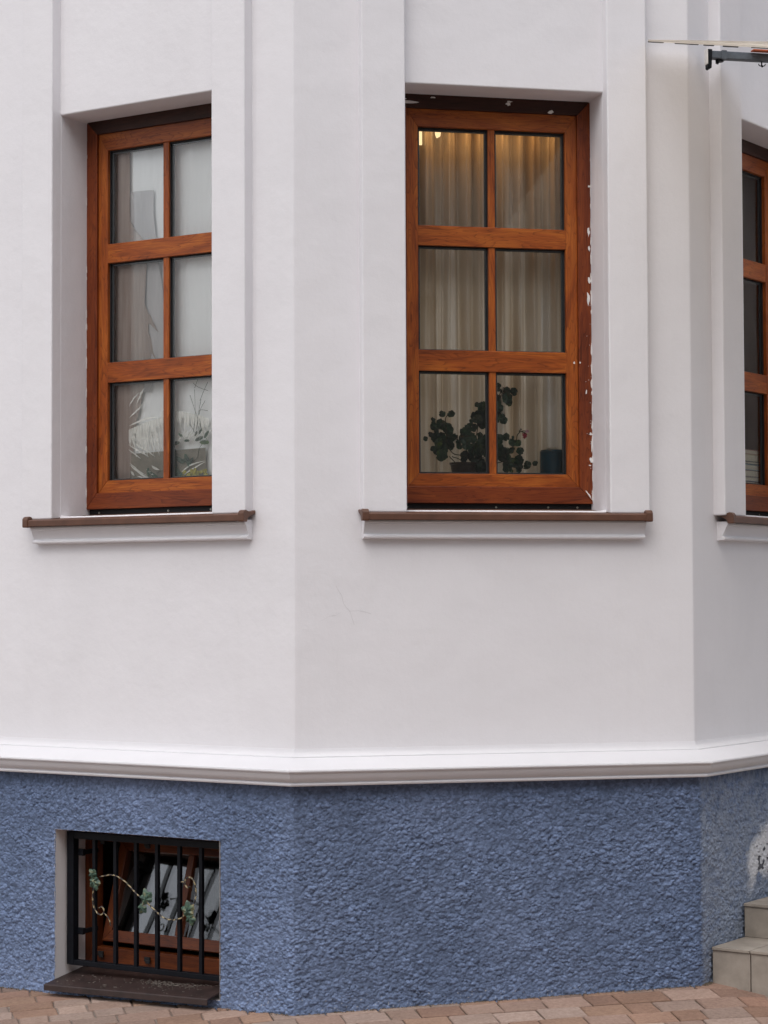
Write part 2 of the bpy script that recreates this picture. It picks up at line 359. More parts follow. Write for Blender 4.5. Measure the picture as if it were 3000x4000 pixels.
def plinth():
    O_ = .020
    st = .0026
    sL = np.arange(-2.3, 0, st); sC = np.arange(0, WC, st); sR = np.arange(WC, WC+1.0, st)
    for v in BW[:2]: sL[np.argmin(abs(sL-v))] = v
    s = np.concatenate([[WL], sL, sC, sR, [WC+WR]]); z = np.arange(-.16, 1.062, st)
    for v in BW[2:]: z[np.argmin(abs(z-v))] = v
    op = off_path(O_)
    X = np.zeros(len(s)); Y = np.zeros(len(s)); NX = np.zeros(len(s)); NY = np.zeros(len(s))
    la = [-WL, WC, WR]
    for k, sv in enumerate(s):
        if sv <= 0: i, f = 0, (sv-WL)/(-WL)
        elif sv <= WC: i, f = 1, sv/WC
        else: i, f = 2, (sv-WC)/WR
        p = op[i]*(1-f)+op[i+1]*f; X[k], Y[k] = p.x, p.y
        n = -win(TD[i])
        for cc, n2 in ((0, (0, 1)), (WC, (1, 2))):
            dd = abs(sv-cc)
            if dd < .012: n = (-win(TD[n2[0]])-win(TD[n2[1]])).normalized()
        NX[k], NY[k] = n.x, n.y
        # rounded arrises
    for cc in (0, WC):
        w = np.exp(-((s-cc)/.010)**2)*.004
        X -= NX*w; Y -= NY*w
    SS, ZZ = np.meshgrid(s, z, indexing='ij')
    wx = (vnoise(SS*90, ZZ*90, 5)-.5)*.005; wz = (vnoise(SS*90+9, ZZ*90+3, 6)-.5)*.004
    def grains(cw, chh, seed):
        gx, gz = (SS+wx)/cw, (ZZ+wz)/chh; ix, iz = np.floor(gx).astype(int), np.floor(gz).astype(int); best = np.zeros_like(gx); tint = np.full_like(gx, .45)
        T = np.random.RandomState(seed).rand(4, 512, 256); T[2] = np.where(T[2] < .22, 0, T[2])
        for a in (-1, 0, 1):
            for b in (-1, 0, 1):
                p, q = (ix+a) % 512, (iz+b) % 256; rr = .45+.55*T[2][p, q]; dx = gx-(ix+a+T[0][p, q]); dz = gz-(iz+b+T[1][p, q])
                k = (T[3][p, q]-.5)*1.6; d = (dx*dx+dz*dz+k*dx*dz)/(rr*rr); nb_ = T[2][p, q]*np.clip(1-d, 0, 1)**.42; tint = np.where(nb_ > best, T[0][q, p % 256] if False else T[1][p, q]*.999, tint); best = np.maximum(best, nb_)
        return best, tint
    g_a, t_a = grains(.0125, .0098, 1); g_b, t_b = grains(.0088, .0070, 2); g = np.maximum(g_a, .8*g_b); tint = np.where(g_a > .8*g_b, t_a, t_b); g2, _t = grains(.024, .018, 3)
    big = fbm(SS*9, ZZ*9, 31, 2)
    h = (.0105*g*(.65+.5*g2)+.0018*g2)*(.50+1.0*big)
    fade = np.clip((1.045-ZZ)/.07, .25, 1); h = h*fade
    h = h+.010*np.clip((.10-ZZ)/.12, 0, 1)*fbm(SS*5, ZZ*5, 77, 2)     # spatter swelling at the foot
    h = h+.003*(fbm(SS*2.2, ZZ*2.2, 88, 2)-.5)
    ff = (SS-WC > .49) & (ZZ > .45) & (ZZ < .72); h = np.where(ff, h*.6, h)
    VX = X[:, None]+NX[:, None]*h; VY = Y[:, None]+NY[:, None]*h
    V = np.stack([VX-A.x, VY-A.y, ZZ], -1).reshape(-1, 3).astype(np.float32)
    ns, nz = len(s), len(z)
    I = np.arange(ns*nz).reshape(ns, nz)
    q = np.stack([I[:-1, :-1], I[1:, :-1], I[1:, 1:], I[:-1, 1:]], -1)
    mid_s = (s[:-1]+s[1:])/2; mid_z = (z[:-1]+z[1:])/2
    hole = ((mid_s > BW[0]) & (mid_s < BW[1]))[:, None] & ((mid_z > -1) & (mid_z < BW[3]) & (mid_z > BW[2]))[None, :]
    F = q[~hole].reshape(-1, 4)
    me = bpy.data.meshes.new('plinth'); me.vertices.add(len(V)); me.vertices.foreach_set('co', V.ravel())
    me.loops.add(F.size); me.loops.foreach_set('vertex_index', F.ravel().astype(np.int32))
    me.polygons.add(len(F)); me.polygons.foreach_set('loop_start', np.arange(0, F.size, 4, dtype=np.int32)); me.polygons.foreach_set('loop_total', np.full(len(F), 4, dtype=np.int32))
    me.polygons.foreach_set('use_smooth', np.ones(len(F), bool))
    me.update(calc_edges=True); me.validate()
    # colours
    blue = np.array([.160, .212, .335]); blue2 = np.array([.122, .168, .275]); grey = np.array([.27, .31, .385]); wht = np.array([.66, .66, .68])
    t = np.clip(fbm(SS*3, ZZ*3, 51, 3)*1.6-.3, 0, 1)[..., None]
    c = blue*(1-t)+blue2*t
    onL = (SS < 0)[..., None]; c = np.where(onL, c*1.12, c)  # left face coloured lighter for the light that falls on it
    hn = np.clip(h/.0125, 0, 1)[..., None]; c = c*(.74+.36*hn)*(.70+.60*tint[..., None])*(.93+.14*fbm(SS*1.7, ZZ*2.3, 98, 3)[..., None])  # hollows darkened as painted shade, grain tips lightened; tint random per grain
    # right face: salt-bleached and worn, nearly bare low down near the steps, with a patch flaked to white
    onR = np.clip((SS-WC-.004)/.02, 0, 1)[..., None]
    wear = np.clip(.42+1.2*(fbm(SS*40, ZZ*40, 61, 2)-.35)+.25*hn[..., 0]-.5*np.clip((ZZ-.75)/.3, 0, 1), 0, .85)[..., None]
    c = c*(1-onR*wear)+grey*onR*wear
    ur = SS-WC; poly = [(.706, .75), (.617, .70), (.529, .646), (.490, .588), (.526, .547), (.545, .508), (.503, .444), (.575, .475), (.642, .529), (.74, .50), (.95, .55), (.95, .80), (.80, .77)]
    uu = ur+(fbm(SS*30, ZZ*30, 71, 3)-.5)*.05; vv = ZZ+(fbm(SS*30+5, ZZ*30, 72, 3)-.5)*.05
    acc = np.zeros(SS.shape)
    for du_, dv_ in ((0, 0), (.016, .01), (-.016, -.006), (.006, -.018), (-.008, .018), (.03, 0), (-.03, .0), (0, .03), (0, -.03)):
        ins = np.zeros(SS.shape, bool); ua_, va_ = uu+du_, vv+dv_
        for k in range(len(poly)):
            (xa, ya), (xb, yb) = poly[k], poly[(k+1) % len(poly)]
            if ya != yb: ins ^= ((ya > va_) != (yb > va_)) & (ua_ < (xb-xa)*(va_-ya)/(yb-ya)+xa)
        acc += ins/9.
    ins = acc > .45
    hole_ = (fbm(SS*42, ZZ*36, 73, 2) < .40) & (ur > .60) & (ZZ < .66)
    pw = acc*(~hole_)*np.clip(.78+.5*hn[..., 0]+.5*fbm(SS*20, ZZ*20, 74, 2), 0, 1)
    c = c*(1-pw[..., None])+wht*pw[..., None]; c = np.where((ins & hole_)[..., None], np.array([.10, .10, .115]), c)
    sp = ((fbm(SS*150, ZZ*150, 91, 1) > .93) & (ZZ < .1))[..., None]; c = np.where(sp, wht*.6, c)
    rgba = np.concatenate([c, np.ones(c.shape[:2]+(1,))], -1).reshape(-1, 4).astype(np.float32)
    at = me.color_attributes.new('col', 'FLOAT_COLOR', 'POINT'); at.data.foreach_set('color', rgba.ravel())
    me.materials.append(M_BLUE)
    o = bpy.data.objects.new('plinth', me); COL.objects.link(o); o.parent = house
plinth()
pm = MB()   # plain remainder of the base beyond the stairs
a, b = off_path(.026)[3]-A, off_path(.026)[4]-A
pm.face([(a.x, a.y, -.2), (b.x, b.y, -.2), (b.x, b.y, 1.06), (a.x, a.y, 1.06)])
pm.build('base_wall', plain('blue_render', (.12, .16, .29), .8, .2, 60, .6), house, loc=(0, 0, 0))

# ------------------------------------------------------------------ windows (one built, two copied)
def ring(m, x, z0, z1, w, y0, y1, wb=None, wt=None):
    """four mitred members; x = half width"""
    wb = wb or w; wt = wt or w
    def pr(q, g): m.prism([(a, y0, c) for a, c in q], [(a, y1, c) for a, c in q], g)
    e = .0004
    pr([(-x, z0+e), (-x+w-e, z0+wb+e), (-x+w-e, z1-wt-e), (-x, z1-e)][::-1], 'z')
    pr([(x, z0+e), (x, z1-e), (x-w+e, z1-wt-e), (x-w+e, z0+wb+e)][::-1], 'z')
    pr([(-x, z0), (x, z0), (x-w, z0+wb), (-x+w, z0+wb)][::-1], 'x')
    pr([(-x, z1), (-x+w, z1-wt), (x-w, z1-wt), (x, z1)][::-1], 'x')
GZ = [(4.103, 3.638), (3.543, 3.049), (2.950, 2.469)]
SE = {'L': (-.640, .692), 'C': (-.700, .680), 'R': (-.700, .680)}      # ends of the sills
def make_window(w):
    sa, sb = SE[w]; sa += .016; sb -= .016
    c, h = OPEN[w]; O, rz = FR[w]
    loc = O+wdir(-rz)*c-A
    m = MB(); ring(m, .488, 2.326, 4.262, .069, .198, .262, wb=.079, wt=.072)
    W = m.build('window', M_FRAME, house, bevel=.0022, loc=loc, rz=rz)
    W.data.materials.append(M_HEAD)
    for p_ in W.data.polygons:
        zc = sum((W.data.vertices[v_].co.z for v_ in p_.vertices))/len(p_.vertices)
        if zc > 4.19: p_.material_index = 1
    s = MB(); ring(s, .4195, 2.404, 4.191, .058, .212, .262, wb=.062, wt=.085)
    for z1, z0 in ((3.638, 3.543), (3.049, 2.950)): s.box(-.3625, .3625, .2125, .262, z0, z1, 'x')
    s.build('sash', M_SASH, W, bevel=.002)
    for t, b in GZ: mu = MB(); mu.box(-.0185, .0155, .219, .256, b-.004, t+.004, 'z'); mu.build('glazing_bar', M_SASH, W, bevel=.003)
    gk = MB(); sp = MB(); g = MB()
    for t, b in GZ:
        for x0, x1 in ((-.360, -.0187), (.0157, .360)):
            # black gasket and aluminium spacer round each pane
            for (q, r, y0, y1) in ((.0045, gk, .230, .239), (.012, sp, .242, .252)):
                r.box(x0-.003, x0+q, y0, y1, b-.003, t+.003); r.box(x1-q, x1+.003, y0, y1, b-.003, t+.003)
                r.box(x0+q, x1-q, y0, y1, t-q, t+.003, 'x'); r.box(x0+q, x1-q, y0, y1, b-.003, b+q*.5, 'x')
            for y in (.2405, .2535):
                g.face([(x0, y, b), (x1, y, b), (x1, y, t), (x0, y, t)])
    gk.build('gasket', M_DARK, W); sp.build('spacer', M_ALU, W); g.build('glass', M_GLASSL if w == 'L' else M_GLASS, W)
    d = MB(); d.box(-.483, .483, .222, .27, 2.272, 2.330, 'x'); d.build('sub_frame', M_DARK, W)
    for x in (-.42, .012, .268, .413):
        sc = MB(); rr = .0052; sc.tube([(x, .2185, 2.309), (x, .2225, 2.309)], rr, 10); sc.tube([(x, .217, 2.309), (x, .2188, 2.309)], rr*.45, 8); sc.build('screw', M_STEEL, W)
    # sheet-metal sill
    s = MB(); t = .003
    prof = [(.222, 2.3005), (-.080, 2.2700), (-.090, 2.2665), (-.0925, 2.263), (-.0925, 2.239), (-.090, 2.2355), (-.080, 2.2365), (-.080, 2.2385), (-.088, 2.2395), (-.0885, 2.261), (-.080, 2.266), (.222, 2.2965)]
    s.extrude_x(prof[::-1], -.4825, .4825)
    # outer wings run under the pilasters
    prof2 = [(.0, 2.2815)]+prof[1:-1]+[(.0, 2.2775)]
    s.extrude_x(prof2[::-1], sa, -.4825); s.extrude_x(prof2[::-1], .4825, sb)
    s.build('window_sill', M_SILL, W)
    for x in (sa, sb):
        e = MB()
        pf = [(-.098, 2.238), (-.095, 2.232), (-.066, 2.232), (-.060, 2.250), (-.035, 2.262), (-.002, 2.272), (-.002, 2.287), (-.03, 2.281), (-.055, 2.281), (-.075, 2.287), (-.089, 2.283), (-.098, 2.272)]
        e.extrude_x(pf[::-1], x-(.016 if x < 0 else .016), x+.016)
        e.build('sill_end_cap', M_SILL, W, bevel=.005, seg=3)
    mo = MB()
    cove = [(-.052, 2.243), (-.060, 2.234), (-.060, 2.226), (-.055, 2.2245), (-.055, 2.219), (-.050, 2.2175), (-.046, 2.207), (-.039, 2.193), (-.033, 2.182), (-.030, 2.174), (-.033, 2.170), (-.041, 2.1675), (-.043, 2.162), (-.041, 2.157), (-.032, 2.155), (-.01, 2.153), (.01, 2.150), (.01, 2.243)]
    mo.extrude_x(cove, sa+.002, sb-.004)
    o = mo.build('sill_moulding', M_WALL, W, smooth=True); o.modifiers.new('e', 'EDGE_SPLIT').split_angle = math.radians(30)
    return W
for w in ('L', 'C', 'R'): make_window(w)
WIN = [o for o in bpy.data.objects if o.name.split('.')[0] == 'window']
winC = WIN[1]
# plaster and filler left on the centre window's frame
def blob(m, x, z, rx, rz, y, n=11, tilt=0):
    pts = []
    for k in range(n):
        a = 2*math.pi*k/n; r = random.uniform(.55, 1.25)
        px, pz = rx*r*math.cos(a), rz*r*math.sin(a); pts.append((x+px*math.cos(tilt)-pz*math.sin(tilt), y, z+px*math.sin(tilt)+pz*math.cos(tilt)))
    m.prism(pts[::-1], [(p[0], y+.002, p[2]) for p in pts][::-1])
sm = MB()
yv = .1965
for x, z, rx, rz in ((-.40, 4.217, .040, .0085), (-.436, 4.232, .018, .006), (-.29, 4.243, .012, .004), (.078, 4.230, .012, .010), (.085, 4.241, .018, .003), (.288, 4.199, .013, .010),
                     (.477, 3.85, .007, .005), (.473, 3.63, .007, .022), (.474, 3.55, .006, .014), (.473, 3.40, .008, .018), (.470, 3.31, .009, .032), (.484, 3.34, .004, .02), (.484, 3.42, .004, .02),
                     (.455, 2.86, .0035, .013), (.477, 2.66, .006, .008), (.476, 2.535, .007, .016), (.48, 2.60, .003, .03), (.47, 2.51, .006, .004), (.425, 2.745+.255, .004, .005), (.396, 2.999, .004, .007)):
    sm = MB(); blob(sm, x, z, rx, rz, yv); sm.build('filler_smear', M_WHITE, winC)
sm = MB(); blob(sm, .463, 2.37, .004, .024, yv, tilt=.6); sm.build('filler_smear', M_WHITE, winC)
sm = MB()
for k in range(30): blob(sm, .484-abs(random.gauss(0, .012)), random.uniform(2.36, 3.5), .0013, .0018, yv, 6)
tag(sm.build('paint_speck', M_WHITE, winC), kind='stuff')
# broken line of sealant along the jambs
se = MB()
for W_, sgn in ((0, -1), (1, 1)):
    se = MB(); z = 2.33; xx = .4835
    while z < (4.1 if W_ else 4.2):
        l = random.uniform(.03, .12); wdt = random.uniform(.0015, .005)*(1.2 if W_ and z < 3.5 else .6)
        if random.random() < (.85 if z < 3.4 else .5):
            pts = [(sgn*(xx+.003), 0, z), (sgn*(xx-wdt), 0, z+.2*l), (sgn*(xx-wdt*random.uniform(.3, 1.3)), 0, z+.6*l), (sgn*(xx+.003), 0, z+l)]
            se.prism([(p[0], .1935, p[2]) for p in pts], [(p[0], .1985, p[2]) for p in pts])
        z += l
    se.build('sealant', M_WHITE, WIN[W_])

# hairline cracks under the centre window
for P in ([(.192, 1.938), (.204, 1.915), (.217, 1.895), (.225, 1.862), (.240, 1.839), (.255, 1.822), (.263, 1.799), (.275, 1.763)], [(.120, 1.780), (.161, 1.801), (.191, 1.806), (.216, 1.820)], [(.255, 1.824), (.304, 1.825), (.354, 1.811)]):
    m = MB(); q = smooth_path(P, 5)
    for (ua, za), (ub, zb) in zip(q[:-1], q[1:]):
        w_ = .0004; m.face([(ua-w_, -.0006, za-w_), (ua+w_, -.0006, za+w_), (ub+w_, -.0006, zb+w_), (ub-w_, -.0006, zb-w_)])
    m.build('hairline_crack', plain('crack', (.50, .48, .49), .9), house, loc=FR['C'][0]-A, rz=FR['C'][1])

# rooms behind the windows
def room(name, w, u0, u1, i0, i1, z0, z1, mat, ou0, ou1, oz0, oz1):
    O, rz = FR[w]; m = MB()
    m.face([(u0, i1, z0), (u1, i1, z0), (u1, i1, z1), (u0, i1, z1)])
    m.face([(u0, i0, z0), (u0, i1, z0), (u0, i1, z1), (u0, i0, z1)]); m.face([(u1, i0, z0), (u1, i1, z0), (u1, i1, z1), (u1, i0, z1)])
    m.face([(u0, i0, z1), (u1, i0, z1), (u1, i1, z1), (u0, i1, z1)])
    m.face([(u0, i0, z0), (u1, i0, z0), (u1, i1, z0), (u0, i1, z0)])
    # the wall face with its hole
    xs = [u0, ou0, ou1, u1]; zs = [z0, oz0, oz1, z1]
    for a in range(3):
        for b in range(3):
            if a == b == 1: continue
            m.face([(xs[a], i0, zs[b]), (xs[a+1], i0, zs[b]), (xs[a+1], i0, zs[b+1]), (xs[a], i0, zs[b+1])])
    return m.build(name, mat, house, loc=O-A, rz=rz)
for w in ('L', 'C', 'R'):
    c, h = OPEN[w]; room('room_lining', w, c-h-.12, c+h+.12, .2622, 1.1, 1.9, 4.5, M_ROOM, c-h+.04, c+h-.04, 2.40, 4.20)
    m = MB(); m.box(c-h-.1, c+h+.1, .2625, .62, 2.400, 2.437, 'x'); m.build('inner_window_board', M_INREV, house, bevel=.004, loc=FR[w][0]-A, rz=FR[w][1])

# ------------------------------------------------------------------ cellar window
O, rz = FR['L']; u0, u1, z0, z1 = BW
m = MB(); y0, y1 = -.026, .30
m.face([(u0, y0, z0), (u0, y1, z0), (u0, y1, z1), (u0, y0, z1)]); m.face([(u1, y0, z0), (u1, y0, z1), (u1, y1, z1), (u1, y1, z0)])
m.face([(u0, y0, z1), (u0, y1, z1), (u1, y1, z1), (u1, y0, z1)]); m.face([(u0, y0, z0), (u1, y0, z0), (u1, y1, z0), (u0, y1, z0)])
m.build('cellar_window_reveal', plaster('grubby_white_render', (.78, .75, .76)), house, loc=O-A, rz=rz)
uc, hw = (u0+u1)/2, (u1-u0)/2
M_CEL = wood('cellar_oak', (.05, .010, .004), (.12, .028, .007), (.20, .05, .010))
m = MB(); ring(m, hw-.001, z0+.03, z1-.012, .066, .20, .26, wb=.108, wt=.062)
W = m.build('cellar_window', M_CEL, house, bevel=.002, loc=O+wdir(TL)*uc-A, rz=rz)
# sash hinged at its foot, tipped inward at the top
sh = MB(); x = hw-.095; hz = .50
def tiltp(p):
    a = math.radians(17); y, z = p[1], p[2]; return (p[0], .215+y*math.cos(a)+z*math.sin(a), .214+z*math.cos(a)-y*math.sin(a))
s2 = MB(); ring(s2, x, 0, hz, .05, 0, .045, wb=.056, wt=.05); s2.box(.03, .066, .004, .04, .058, hz-.051, 'z')
s2.v = [tiltp(p) for p in s2.v]; s2.build('sash', M_CEL, W, bevel=.002)
g = MB()
for xa, xb in ((-x+.05, .03), (.066, x-.05)):
    for y in (.018, .032): g.face([tiltp((xa, y, .056)), tiltp((xb, y, .056)), tiltp((xb, y, hz-.05)), tiltp((xa, y, hz-.05))])
g.build('glass', glass('cellar_glass', 1.48, .04, .4), W)
for xx, zz in ((-.39, .155), (-.10, .150), (-.10, .700), (-.38, .705)):
    h = MB(); h.box(xx-.016, xx+.016, .188, .2, zz-.011, zz+.011); h.box(xx-.004, xx+.022, .182, .192, zz-.018, zz-.002); h.build('hinge', M_DARK, W, bevel=.002)
sl = MB(); t = .004
def bs(x, y, z): return (x, y, z+.024*(x+hw)/(2*hw))
pf = [(.205, .088), (-.100, .042), (-.104, .038), (-.104, .012), (-.100, .012), (-.099, .034), (.205, .080)]
for a, b in ((-hw+.002, hw-.012),):
    sl.prism([bs(a, *p) for p in pf][::-1], [bs(b, *p) for p in pf][::-1], 'x')
sl.build('sill_board', M_SILL2, W, bevel=.001)
dz = MB()      # grit and dead leaves on the board
for k in range(250):
    if k < 190: x_ = random.gauss(.16, .11); y_ = random.gauss(.035, .018)
    else: x_ = random.uniform(-hw+.03, hw-.03); y_ = random.uniform(-.09, .08)
    if abs(x_) > hw-.02: continue
    zz = .042+(y_+.10)*.151+.024*(x_+hw)/(2*hw)+.001; r = random.uniform(.0012, .0045); a = random.random()*6.3; e = random.uniform(1, 3.2)
    dz.prism([(x_+r*e*math.cos(a), y_+r*e*math.sin(a), zz), (x_-r*math.sin(a), y_+r*math.cos(a), zz), (x_-r*e*math.cos(a), y_-r*e*math.sin(a), zz)],
             [(x_+r*e*math.cos(a), y_+r*e*math.sin(a), zz+.002), (x_-r*math.sin(a), y_+r*math.cos(a), zz+.003), (x_-r*e*math.cos(a), y_-r*e*math.sin(a), zz+.002)])
o = dz.build('leaf_litter', plain('litter', (.13, .11, .095), .9, .6, 90, .2), None, loc=O+wdir(TL)*uc, rz=rz)
tag(o, 'scatter of grit and dry leaf bits on the cellar sill', 'debris', kind='stuff')
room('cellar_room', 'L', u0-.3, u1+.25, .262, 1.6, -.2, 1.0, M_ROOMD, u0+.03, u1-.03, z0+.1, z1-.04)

# ------------------------------------------------------------------ grille with the wrought vine
gr = tag(empty('window_grille', O+wdir(TL)*uc+win(TL)*.05+Vector((0, 0, .12)), rz), 'black iron grille with painted vine in front of the cellar window', 'window grille')
def gp(u, z): return (u-uc, z-.12)
m = MB()
gl, gri = -1.380, -.418; gzb, gzt = .116, .750
for (a, b, c, d) in ((gl, gl+.042, gzb, gzt+.008), (gri-.03, gri, gzb, gzt+.008)):
    m.box(a-uc, b-uc, -.004, .036, c-.12, d-.12)
m.box(gl+.042-uc, gri-.03-uc, -.003, .035, gzb-.12, gzb+.024-.12, 'x'); m.box(gl+.042-uc, gri-.03-uc, -.003, .035, gzt-.026-.12, gzt-.12+.006, 'x')
m.build('frame', M_BLACK, gr, bevel=.002)
for u in (-1.218, -1.088, -.962, -.835, -.702, -.574):
    b = MB(); b.box(u-.0095-uc, u+.0095-uc, .004, .023, gzb+.02-.12, gzt-.022-.12); b.build('bar', M_BLACK, gr, bevel=.002)
for z in (.655, .275):
    b = MB(); b.box(gl+.03-uc, gl+.075-uc, .028, .046, z-.016-.12, z+.016-.12); b.box(gl+.060-uc, gl+.075-uc, .046, .145, z-.011-.12, z+.011-.12); b.box(gl-.014-uc, gl+.07-uc, .05, .06, z-.011-.12, z+.011-.12)
    b.build('fixing_lug', M_BLACK, gr, bevel=.002)
# vine path: points in the plane of the grille
def c7(x, y):   # drawing units of the vine to metres in the grille plane (u,z)
    return (-1.380+(x-300)*(.962/1090.)*(1-.00006*(x-300))*1.03, 0.0)
VPTS = [(-1.165, .552), (-1.130, .560), (-1.095, .566), (-1.060, .561), (-1.020, .545), (-.985, .522), (-.935, .483), (-.885, .455), (-.845, .428), (-.800, .398), (-.762, .382), (-.715, .382), (-.672, .394), (-.640, .425), (-.612, .447), (-.592, .482), (-.588, .530), (-.600, .570), (-.622, .585), (-.645, .578), (-.652, .556), (-.640, .538), (-.622, .542)]
V2 = [(-1.203, .495), (-1.210, .450), (-1.203, .408), (-1.183, .380), (-1.158, .372), (-1.142, .384), (-1.143, .402), (-1.155, .411), (-1.168, .402)]
V3 = [(-1.142, .382), (-1.118, .366), (-1.104, .345), (-1.100, .322)]
V4 = [(-.645, .566), (-.66, .562), (-.680, .560)]
mv, n, p, _ = newmat('gilded_twist')
tc = N(n, 'ShaderNodeTexCoord'); mp = N(n, 'ShaderNodeMapping'); mp.inputs['Scale'].default_value = (1, .05, 1); L(n, tc.outputs['UV'], mp.inputs[0])
wv = N(n, 'ShaderNodeTexWave', Scale=9.0, Distortion=5.0, **{'Detail Scale': 6.0}); L(n, mp.outputs[0], wv.inputs[0])
r = ramp(n, wv.outputs[0], [(.50, (.025, .02, .02)), (.70, (.36, .29, .16))]); L(n, r.outputs[0], p.inputs['Base Color']); p.inputs['Roughness'].default_value = .45
for P, rad in ((VPTS, .0036), (V2, .0038), (V3, .0030), (V4, .0024)):
    q = smooth_path(P); b = MB(); b.tube([(u-uc, -.012, z-.12) for u, z in q], rad, 8); b.build('vine', mv, gr, smooth=True)
ml, n, p, _ = newmat('verdigris_leaf')
v = coord(n); t = N(n, 'ShaderNodeTexNoise', Scale=38.0, Detail=3.0); L(n, v, t.inputs[0])
r = ramp(n, t.outputs[0], [(.34, (.03, .06, .048)), (.52, (.07, .13, .09)), (.70, (.26, .24, .13))]); L(n, r.outputs[0], p.inputs['Base Color']); p.inputs['Roughness'].default_value = .5
def vine_leaf(u, z, R, rot, y=-.022):
    """five-lobed pressed leaf with folded veins"""
    m = MB(); lobes = [(0, 1.0), (62, .82), (118, .62), (-62, .82), (-118, .62)]
    for a, l in lobes:
        a = math.radians(a)+rot; d = (math.cos(a), math.sin(a)); nn = (-d[1], d[0]); Lb = R*l; wd = R*.40
        def P(s, w, yy): return (u-uc+d[0]*Lb*s+nn[0]*wd*w, y+yy, z-.12+d[1]*Lb*s+nn[1]*wd*w)
        out = [(0, 0, 0), (.22, .55, .004), (.40, .52, .006), (.48, .95, .011), (.66, .62, .007), (.78, .66, .010), (1.0, 0, .006)]
        rib = [(0, 0, -.004), (.22, 0, -.005), (.40, 0, -.005), (.48, 0, -.005), (.66, 0, -.004), (.78, 0, -.003), (1.0, 0, .006)]
        for sg in (1, -1):
            for k in range(6):
                q = [P(out[k][0], out[k][1]*sg, out[k][2]), P(out[k+1][0], out[k+1][1]*sg, out[k+1][2]), P(rib[k+1][0], 0, rib[k+1][2]), P(rib[k][0], 0, rib[k][2])]
                m.face(q)
    o = m.build('leaf', ml, gr); s = o.modifiers.new('s', 'SOLIDIFY'); s.thickness = .0016
    return o
vine_leaf(-1.196, .528, .046, math.radians(-75)); vine_leaf(-.876, .468, .052, math.radians(110)); vine_leaf(-.630, .428, .052, math.radians(100))
vine_leaf(-1.206, .560, .034, math.radians(130), -.020); vine_leaf(-.90, .425, .036, math.radians(-120), -.020); vine_leaf(-.618, .398, .038, math.radians(-80), -.020)

# ------------------------------------------------------------------ curtains
def curtain(name, w, xa, xb, zb, zt, y, amp, nf, mat, seed, label):
    rs = random.Random(seed); O, rz = FR[w]; c = OPEN[w][0]
    ph = [rs.random()*6.3 for _ in range(5)]; NX, NZ = 260, 14
    m = MB(); vs = []
    for j in range(NZ+1):
        z = zb+(zt-zb)*j/NZ; k = 1-j/NZ
        for i in range(NX+1):
            s = i/NX; t = s*nf*6.283; f = math.sin(t+ph[0]+.9*math.sin(t*.31+ph[1])+.5*k*math.sin(s*9+ph[2]))+.45*math.sin(t*2.3+ph[3]+k)+.25*math.sin(t*.47+ph[4])
            vs.append((xa+(xb-xa)*s+.006*math.sin(t*.7+k*2), y+amp*f, z))
    m.v = vs
    for j in range(NZ):
        for i in range(NX):
            a = j*(NX+1)+i; m.f.append((a, a+1, a+NX+2, a+NX+1)); m.uv.append([((i+d)/NX, (j+e)/NZ) for d, e in ((0, 0), (1, 0), (1, 1), (0, 1))])
    o = m.build(name, mat, None, smooth=True, loc=O+wdir(-rz)*c, rz=rz)
    return tag(o, label, 'curtain')
curtain('curtain', 'C', -.47, .50, 2.45, 4.20, .44, .026, 11, M_CURC, 3, 'beige and gold striped voile curtain in the centre window behind the geranium')
curtain('curtain', 'R', -.47, .50, 2.45, 4.20, .46, .018, 12, M_CURR, 5, 'dim grey-beige curtain in the right edge window behind the books')
curtain('curtain', 'L', -.47, .50, 2.45, 4.20, .297, .0035, 6, M_CURL, 8, 'bright white sheer curtain hanging in the left window')
def sheet(name, pts, y, mat, label, cat, fold=.012, seed=0, nf=6):
    """cloth-like sheet cut to an outline (u,z), folded and with thickness"""
    O, rz = FR['L']; c = OPEN['L'][0]; rs = random.Random(seed)
    me = bpy.data.meshes.new(name); bm = bmesh.new()
    vs = [bm.verts.new((u-c, y, z)) for u, z in pts]; f = bm.faces.new(vs)
    bmesh.ops.triangulate(bm, faces=[f])
    for _ in range(4): bmesh.ops.subdivide_edges(bm, edges=bm.edges[:], cuts=1, use_grid_fill=True)
    for v in bm.verts:
        v.co.y += fold*math.sin(v.co.x*nf*20+v.co.z*3)+.4*fold*math.sin(v.co.x*nf*47+v.co.z*7)
    ul = bm.loops.layers.uv.new('UVMap')
    for f in bm.faces:
        f.smooth = True
        for l in f.loops: l[ul].uv = (l.vert.co.x, l.vert.co.z)
    bm.to_mesh(me); bm.free(); me.materials.append(mat)
    o = bpy.data.objects.new(name, me); COL.objects.link(o); o.location = O+wdir(-rz)*c; o.rotation_euler = (0, 0, rz)
    s = o.modifiers.new('s', 'SOLIDIFY'); s.thickness = .0012
    return tag(o, label, cat)
dr = [(-1.40, 4.2), (-1.180, 4.2), (-1.180, 3.763), (-1.14, 3.70), (-1.088, 3.652), (-1.068, 3.56), (-1.079, 3.422), (-1.083, 3.334), (-1.06, 3.285), (-1.025, 3.23), (-.999, 3.190), (-1.03, 3.215), (-1.099, 3.265), (-1.075, 3.23), (-1.055, 3.18), (-1.035, 3.10), (-1.012, 3.055),
      (-1.045, 3.09), (-1.06, 3.02), (-1.09, 2.93), (-1.12, 2.80), (-1.15, 2.70), (-1.17, 2.60), (-1.175, 2.45), (-1.40, 2.45)]
sheet('reflection_drape', dr, .278, M_DRAPE, 'grey-brown cloth at the left of the left window, swept edge shaped as a warped reflection', 'reflection_drape', .0035, 1, 5)  # brown strip at left is cloth; the swept outline models a warped reflection
